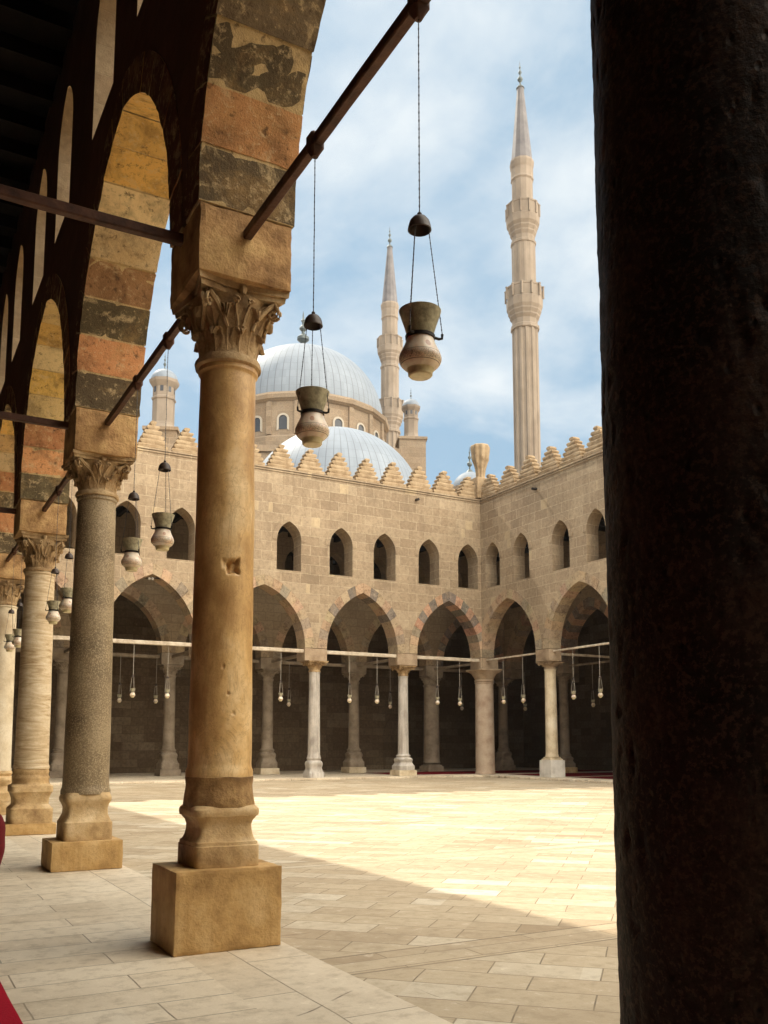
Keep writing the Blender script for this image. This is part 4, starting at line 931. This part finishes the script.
LG = 'glass lamps hanging along the near arcade'
protoL = None
labs = ['large lamp with a dark collar hanging highest against the sky, left of the big minaret', 'lamp hanging in front of the big pale dome, right of the honey column',
        'lamp hanging against the far wall, just left of the honey column', 'lamp hanging against the far wall, close to the right edge of the granite column',
        'small lamp hanging between the banded and granite columns, half hidden behind the granite shaft', 'small lamp hanging in front of the banded column',
        'tiny lamp seen between the cream and banded columns, the one further right', 'tiny lamp hanging in front of the cream column at the left edge',
        'lamp outside the left edge, fifth bay, nearer', 'lamp outside the left edge, fifth bay, farther', 'lamp outside the left edge, sixth bay, nearer', 'lamp outside the left edge, sixth bay, farther']
for i, (x, y, z, nm, k) in enumerate(lampsL):
    zb = 3.63
    if protoL is None: protoL = make_lamp((x, y, zb), labs[i], z - 0.05 - zb, LG); protoL.rotation_euler = (0, 0, 1.1)
    else: dup(protoL, (x, y, zb + (0.03 if i % 3 == 1 else 0)), labs[i], random.uniform(0, 6), LG)
FLG = 'small pale lamps hanging in the far arcade'
far = make_lamp((24.78, YB - 0.28, 3.62), 'small pale lamp in the last far arch, left one, farther from the corner column', 5.9 - 3.62, FLG, 3.2, mat_plain('pale_cord', (0.42, 0.38, 0.32), 0.7))
far.scale = (0.95, 0.95, 1)
fl = [(26.13, YB - 0.28, 'small pale lamp in the last far arch, right one, close to the corner column'),
      (19.80, YB - 0.28, 'small pale lamp in the far arch between the slender grey columns, left one'), (21.30, YB - 0.28, 'small pale lamp in the far arch between the slender grey columns, right one'),
      (16.25, YB - 0.28, 'small pale lamp in the far arch just right of the honey column'), (14.6, YB - 0.28, 'small pale lamp of the far arcade hidden behind the honey column'),
      (9.50, YB - 0.28, 'small pale lamp in the far arch right of the granite column, left one'), (10.98, YB - 0.28, 'small pale lamp in the far arch right of the granite column, beside the inner column'),
      (4.6, YB - 0.28, 'small pale lamp in the leftmost far arch, left one'), (5.9, YB - 0.28, 'small pale lamp in the leftmost far arch, right one')]
for x, y, l in fl: dup(far, (x, y, 3.60), l, random.uniform(0, 6), FLG, (0.95, 0.95, 1))
il = [(18.98, 44.4, 'dim lamp deep behind the far arch right of the honey column'), (25.1, 44.4, 'dim lamp deep in shade, right of the slender column nearest the corner'), (10.2, 44.4, 'dim lamp deep behind the arch right of the granite column'),
      (11.95, 44.4, 'dim lamp deep in shade just left of the honey column'), (29.9, 44.4, 'dim lamp deep in shade behind the corner column'), (21.4, 44.4, 'dim lamp deep in shade between the slender grey columns')]
for x, y, l in il[:5]: dup(far, (x, y, 3.62), l, random.uniform(0, 6), 'dim lamps in the depth of the far gallery', (0.9, 0.9, 1))
rl = [(XR - 0.2, 37.35, 'small pale lamp in the corner arch of the right arcade, left one'), (XR - 0.2, 35.75, 'small pale lamp in the corner arch of the right arcade, right one'),
      (XR - 0.2, 32.05, 'small pale lamp in the arch beside the dark column, left one'), (XR - 0.2, 30.30, 'small pale lamp in the arch beside the dark column, right one at the shaft edge'),
      (XR - 0.2, 26.8, 'small pale lamp of the right arcade hidden by the dark column, left one'), (XR - 0.2, 25.0, 'small pale lamp of the right arcade hidden by the dark column, right one')]
for x, y, l in rl: dup(far, (x, y, 3.66), l, random.uniform(0, 6), 'small pale lamps hanging in the right arcade', (0.95, 0.95, 1))
for x, y, l in [(33.2, 42.7, 'dim lamp low behind the corner arch of the right arcade'), (33.2, 36.9, 'dim lamp in shade behind the arch beside the dark column')]:
    dup(far, (x, y, 3.60), l, random.uniform(0, 6), 'dim lamps in the depth of the right gallery', (0.9, 0.9, 1))

# ------------------------------------------------------------------ carpets and the red cloth at the left edge
def carpet(label, x0, x1, y0, y1, z, mat):
    bm = bmesh.new(); rough_block(bm, x0, x1, y0, y1, z, z + 0.014, 0.25, 0.003, x0, corner=0.004); return tag(link('carpet', bm, mat), label, 'carpet', 'red carpets')
carpet('bright red carpet on the near gallery floor at the bottom left corner', -1.6, 0.85, -2.0, 9.5, 0.002, M['red'])
carpet('dark red carpet behind the corner arch of the right gallery', 28.6, 38.0, 34.3, 38.3, 0.115, M['darkred'])
carpet('dark red carpet in the right gallery, beside the dark column', 28.6, 38.0, 24.0, 33.4, 0.115, M['darkred'])
carpet('dark red carpet inside the far corner of the gallery', 23.2, 38.0, 40.0, 43.9, 0.118, M['darkred'])
st = thing('draped_stand', 'knee high stand wrapped in red cloth above a pale skirt at the left edge', 'draped stand', (0.93, 9.0, 0))
bm = bmesh.new(); add_lathe(bm, catprof([(0.13, 0.002), (0.125, 0.15), (0.12, 0.30), (0.12, 0.47)], 4), 32, wob=0.012, wfreq=8); link('skirt', bm, M['cloth'], st, smooth=True)
bm = bmesh.new(); add_lathe(bm, catprof([(0.125, 0.46), (0.14, 0.55), (0.165, 0.72), (0.165, 0.86), (0.13, 0.97), (0.05, 1.02), (0.01, 1.025)], 5), 32, wob=0.015, wfreq=7); link('red_cloth', bm, mat_plain('deep_red_cloth', (0.17, 0.008, 0.012), 0.9, 0, 0.3, 15), st, smooth=True)

# ------------------------------------------------------------------ small fittings
def spout(label, loc, d, stain=True):
    r = thing('drain_spout', label, 'drain spout', loc); bm = bmesh.new(); q = Vector(d); add_tube(bm, [q * -0.05, q * 0.25], 0.07, 8); link('pipe', bm, M['iron'], r); return r
spout('dark drain spout high on the right wall below the crenellations', (XR - 0.46, 34.1, 13.95), (-1, 0, -0.1))
spout('dark drain spout high on the far wall near the corner', (23.45, YB - 0.46, 14.0), (0, -1, -0.1))
fx = thing('floodlight', 'small white twin floodlight under the top of the far arch left of the honey column', 'floodlight', (10.15, YB - 0.3, 8.86)); bm = bmesh.new()
add_box(bm, -0.05, 0.42, -0.04, 0.04, -0.08, -0.03, 0.01); link('bracket', bm, M['iron'], fx)
for k, dx in enumerate((-0.12, 0.02)):
    bm = bmesh.new(); add_tube(bm, [(dx, -0.10, -0.12), (dx, 0.0, -0.06)], [0.06, 0.03], 10); link('lamp_head', bm, M['frame'], fx)
# carved stone finial on the corner of the roofs
fn = thing('stone_finial', 'carved fluted stone finial standing on the corner where the far and right walls meet', 'finial', (27.60, YB - 0.28, 14.6))
bm = bmesh.new(); add_box(bm, -0.42, 0.42, -0.3, 0.42, 0.0, 1.15, 0.03); link('plinth', bm, M['merlon'], fn)
bm = bmesh.new(); prof = catprof([(0.24, 1.152), (0.27, 1.5), (0.33, 1.8), (0.42, 2.05), (0.47, 2.2), (0.50, 2.5), (0.54, 2.85), (0.46, 2.98), (0.20, 3.02), (0.05, 3.03)], 4); rings = add_lathe(bm, prof, 48)
for ring in rings:
    for i, v in enumerate(ring):
        k = 1 - 0.15 * (0.5 + 0.5 * math.cos(i / 48 * 2 * PI * 8)); v.co += noise.noise_vector(v.co * 4) * 0.02; v.co.x *= k; v.co.y *= k
link('fluted_bulb', bm, M['merlon'], fn)

# ------------------------------------------------------------------ the great mosque beyond
mosque = thing('domed_mosque', 'great mosque with pale lead domes rising beyond the far wall', 'mosque', (50.1, 113.7, 0))
def mp(name, bm, mat, loc, smooth=False, parent=None): return link(name, bm, mat, parent or mosque, smooth, loc)
def finial_bm(h, r):
    bm = bmesh.new(); P_ = [(r * 1.6, 0), (r * 1.2, h * .06), (r * .35, h * .14), (r * .3, h * .22), (r * 1.0, h * .30), (r * 1.0, h * .36), (r * .3, h * .44), (r * .25, h * .5), (r * .65, h * .56), (r * .62, h * .60), (r * .22, h * .66), (r * .2, h * .72), (r * .4, h * .76), (r * .15, h * .82), (r * .12, h * .9), (0.01, h)]
    add_lathe(bm, P_, 12); return bm
bm = bmesh.new(); RD = 11.35; HD = 10.5
add_lathe(bm, [(RD * math.cos(a) ** 0.96, HD * math.sin(a)) for a in [PI / 2 * i / 40 * 0.995 for i in range(41)]], 144); mp('dome', bm, M['lead'], (0, 0, 46.5), True)
mp('finial', finial_bm(6.2, 0.85), M['finial'], (0, 0, 56.9), True)
bm = bmesh.new(); add_lathe(bm, [(12.5, 28), (12.5, 40.4), (11.6, 40.9), (11.6, 45.3), (12.2, 45.6), (12.3, 46.1), (11.9, 46.3), (11.7, 46.6)], 20, angle0=PI / 20); mp('drum', bm, M['mosque'], (0, 0, 0))
Rw = 11.6 * math.cos(PI / 20)
for k in range(20):
    a = PI / 20 * 2 * k
    f = bpy.data.objects.new('window', None); 
    bm = bmesh.new(); Fz = lambda u, w, z: Vector((w, u, z)); ap = arch_pts(0.55, 0.55, 6); ao = arch_offset(0.55, 0.55, 0.25, 6)
    pin = [(0.55, 0)] + [(q[0], 1.3 + q[1]) for q in ap] + [(-q[0], 1.3 + q[1]) for q in ap[::-1][1:]] + [(-0.55, 0)]
    pou = [(0.80, -0.2)] + [(q[0], 1.3 + q[1]) for q in ao] + [(-q[0], 1.3 + q[1]) for q in ao[::-1][1:]] + [(-0.80, -0.2)]
    if k == 0:
        sweep_band(bm, Fz, pin, pou, -0.1, 0.16); bmesh.ops.recalc_face_normals(bm, faces=bm.faces[:]); wf = link('window', bm, M['frame'], mosque)
        b2 = bmesh.new(); b2.faces.new([b2.verts.new((0.03, p[0], p[1])) for p in pin[::-1]]); pane = link('pane', b2, M['glass'], wf); o = wf
    else:
        bm.free(); o = wf.copy(); COL.objects.link(o); o.parent = mosque; pp = pane.copy(); COL.objects.link(pp); pp.parent = o
    bpy.data.objects.remove(f)
    o.location = (Rw * math.cos(a), Rw * math.sin(a), 41.6); o.rotation_euler = (0, 0, a)
for k in range(20):          # pilasters between the windows
    a = PI / 20 * (2 * k + 1)
    if k == 0:
        bm = bmesh.new(); add_box(bm, -0.3, 0.22, -0.35, 0.35, 40.95, 45.3); pl = link('pilaster', bm, M['mosque'], mosque); o = pl
    else: o = pl.copy(); COL.objects.link(o); o.parent = mosque
    o.location = (11.6 * math.cos(a), 11.6 * math.sin(a), 0); o.rotation_euler = (0, 0, a)
# body: stepped square mass turned to face the far wall
bm = bmesh.new(); add_box(bm, -18, 18, -18, 18, 0, 27.5); add_box(bm, -18.5, 18.5, -18.5, 18.5, 27.502, 28.3)
mp('body', bm, M['mosque'], (0, 0, 0)).rotation_euler = (0, 0, math.radians(-24))
bm = bmesh.new(); add_box(bm, -12.2, 12.2, -12.2, 12.2, 28.302, 38.2); add_box(bm, -12.6, 12.6, -12.6, 12.6, 38.202, 39.0)
mp('upper_block', bm, M['mosque'], (0.0, 0.0, 0)).rotation_euler = (0, 0, math.radians(-24 + 45 - 45))
# half dome in front
def at_rel(x, y, z): return (x - 50.1, y - 113.7, z)
bm = bmesh.new(); R2 = 10.6
add_lathe(bm, [(R2 * math.cos(a), R2 * math.sin(a)) for a in [PI / 2 * i / 34 * 0.995 for i in range(35)]], 120); mp('half_dome', bm, M['lead'], at_rel(46.0, 94.4, 28.0), True)
bm = bmesh.new(); add_lathe(bm, [(10.8, 0), (10.8, 27.4), (11.1, 27.6), (11.1, 28.1)], 48); mp('apse', bm, M['mosque'], at_rel(46.0, 94.4, 0))
# small dome and corner turrets
bm = bmesh.new(); R3 = 1.9
add_lathe(bm, [(R3 * math.cos(a), R3 * math.sin(a)) for a in [PI / 2 * i / 16 * 0.99 for i in range(17)]], 48); mp('small_dome', bm, M['lead'], at_rel(55.5, 80.4, 29.4), True)
bm = bmesh.new(); add_lathe(bm, [(2.0, 0), (2.0, 28.9), (2.2, 29.0), (2.2, 29.4)], 24); mp('small_drum', bm, M['mosque'], at_rel(55.5, 80.4, 0))
mp('finial', finial_bm(3.0, 0.28), M['finial'], at_rel(55.5, 80.4, 31.25), True)
def turret(x, y, s, zb, zbal, base_w, label):
    t = thing('turret', label, 'turret', (x, y, 0), 0, 'domed turrets of the great mosque')
    bm = bmesh.new(); add_box(bm, -base_w, base_w, -base_w, base_w, 0, zb); add_box(bm, -base_w - 0.2, base_w + 0.2, -base_w - 0.2, base_w + 0.2, zb + 0.002, zb + 0.35)
    o = link('base', bm, M['mosque'], t); o.rotation_euler = (0, 0, math.radians(-24))
    H = zbal - zb
    bm = bmesh.new(); add_lathe(bm, [(1.35 * s, zb + 0.3), (1.05 * s, zb + 0.9), (0.98 * s, zb + 1.2), (0.98 * s, zb + H * .62), (1.08 * s, zb + H * .64), (1.08 * s, zb + H * .67), (0.98 * s, zb + H * .69), (0.98 * s, zbal - 0.7 * s), (1.30 * s, zbal - 0.25 * s), (1.34 * s, zbal)], 8, angle0=PI / 8 + 0.3); link('shaft', bm, M['minaret'], t)
    bm = bmesh.new(); add_lathe(bm, [(1.2 * s * math.cos(a), zbal + 1.1 * s * math.sin(a)) for a in [PI / 2 * i / 12 * 0.99 for i in range(13)]], 32); link('dome', bm, M['lead'], t, smooth=True)
    link('finial', finial_bm(1.7 * s, 0.13 * s), M['finial'], t, True, (0, 0, zbal + 1.05 * s))
    for k in range(8):
        a = 0.3 + PI / 4 * k
        for zz in (zb + H * .76,):
            bm = bmesh.new(); add_box(bm, -0.05, 0.02, -0.14 * s, 0.14 * s, 0, 0.75 * s); o = link('window', bm, M['glass'], t, False, (0.98 * s * math.cos(PI / 8) * math.cos(a), 0.98 * s * math.cos(PI / 8) * math.sin(a), zz)); o.rotation_euler = (0, 0, a)
    return t
turret(60.5, 101.3, 1.0, 41.6, 46.6, 1.75, 'small domed turret on a square tower right of the big dome')
turret(24.49, 91.35, 1.18, 33.6, 39.4, 1.6, 'domed turret seen between the granite and honey columns')

def minaret(x, y, label):
    t = thing('minaret', label, 'minaret', (x, y, 0), 0, 'pencil minarets'); s8 = PI / 12
    def part(name, prof, seg=12, mat='minaret', flute=0.0):
        bm = bmesh.new()
        if flute:
            n = 72; rings = add_lathe(bm, prof, n)
            for ring in rings:
                for i, v in enumerate(ring):
                    k = 1 - flute * (1 if i % 6 in (2, 3, 4) else 0); v.co.x *= k; v.co.y *= k
        else: add_lathe(bm, prof, seg, angle0=s8)
        return link(name, bm, M[mat], t)
    part('lower_shaft', [(1.62, 0), (1.62, 53.0)], flute=0.09)
    part('lower_ring', [(1.62, 53.0), (1.80, 53.1), (1.80, 53.5), (1.68, 53.6)])
    part('lower_balcony', [(1.577, 53.6), (1.615, 54.3), (1.881, 54.7), (1.881, 54.9), (2.09, 55.3), (2.09, 55.5), (2.261, 55.9), (2.299, 56.9), (2.185, 57.0), (2.185, 58.4), (2.242, 58.45), (2.242, 58.65), (1.995, 58.66), (1.995, 57.2)])
    part('middle_shaft', [(1.50, 56.9), (1.50, 64.3)], flute=0.03)
    part('upper_ring', [(1.5, 64.3), (1.62, 64.4), (1.62, 64.7), (1.5, 64.8)])
    part('upper_balcony', [(1.44, 64.8), (1.46, 65.4), (1.66, 65.8), (1.66, 66.0), (1.85, 66.4), (1.85, 66.6), (2.08, 67.0), (2.14, 67.9), (2.04, 68.0), (2.04, 69.5), (2.10, 69.55), (2.1, 69.75), (1.85, 69.76), (1.85, 68.2)])
    part('upper_shaft', [(1.33, 67.9), (1.33, 73.0)])
    part('spire_collar', [(1.33, 73.0), (1.48, 73.2), (1.42, 73.5), (1.42, 74.6), (1.50, 74.9), (1.56, 75.5), (1.5, 75.8)])
    part('spire', [(1.36, 75.8), (1.30, 76.6), (0.46, 85.6), (0.46, 86.2)], mat='minaret_lead')
    link('finial', finial_bm(3.9, 0.34), M['finial'], t, True, (0, 0, 86.1))
    for zc, R_ in ((57.0, 2.36), (68.0, 2.10)):
        proto = None
        for k in range(12):
            a = s8 + 2 * PI * k / 12
            if proto is None:
                bm = bmesh.new(); add_box(bm, -0.09, 0.09, -0.09, 0.09, 0, 1.5); add_box(bm, -0.12, 0.12, -0.12, 0.12, 1.502, 1.62); proto = link('balcony_post', bm, M['minaret'], t); o = proto
            else: o = proto.copy(); COL.objects.link(o); o.parent = t
            o.location = (R_ * math.cos(a), R_ * math.sin(a), zc)
    return t
M['minaret_lead'] = mat_stone('spire_lead', (0.11, 0.105, 0.11), (0.15, 0.14, 0.145), (0.19, 0.18, 0.18), 0.8, rough=0.6, bump=0.1)
m1 = minaret(68.38, 86.57, 'tall fluted pencil minaret standing right of centre, the nearer and larger one')
dup(m1, (72.32, 127.95, 0), 'slimmer looking distant pencil minaret behind the right side of the big dome', 0.4, 'pencil minarets')

# ------------------------------------------------------------------ haze
bm = bmesh.new(); add_box(bm, -120, 220, -120, 300, -1.0, 95)
hz = link('haze', bm, []); hz['kind'] = 'stuff'
hm = bpy.data.materials.new('pale_air'); hm.use_nodes = True; hn = hm.node_tree; hn.nodes.clear()
pv = hn.nodes.new('ShaderNodeVolumePrincipled'); pv.inputs['Color'].default_value = (0.92, 0.95, 1.0, 1); pv.inputs['Density'].default_value = 0.00015; pv.inputs['Anisotropy'].default_value = 0.3
ho = hn.nodes.new('ShaderNodeOutputMaterial'); hn.links.new(pv.outputs[0], ho.inputs['Volume']); hz.data.materials.append(hm)
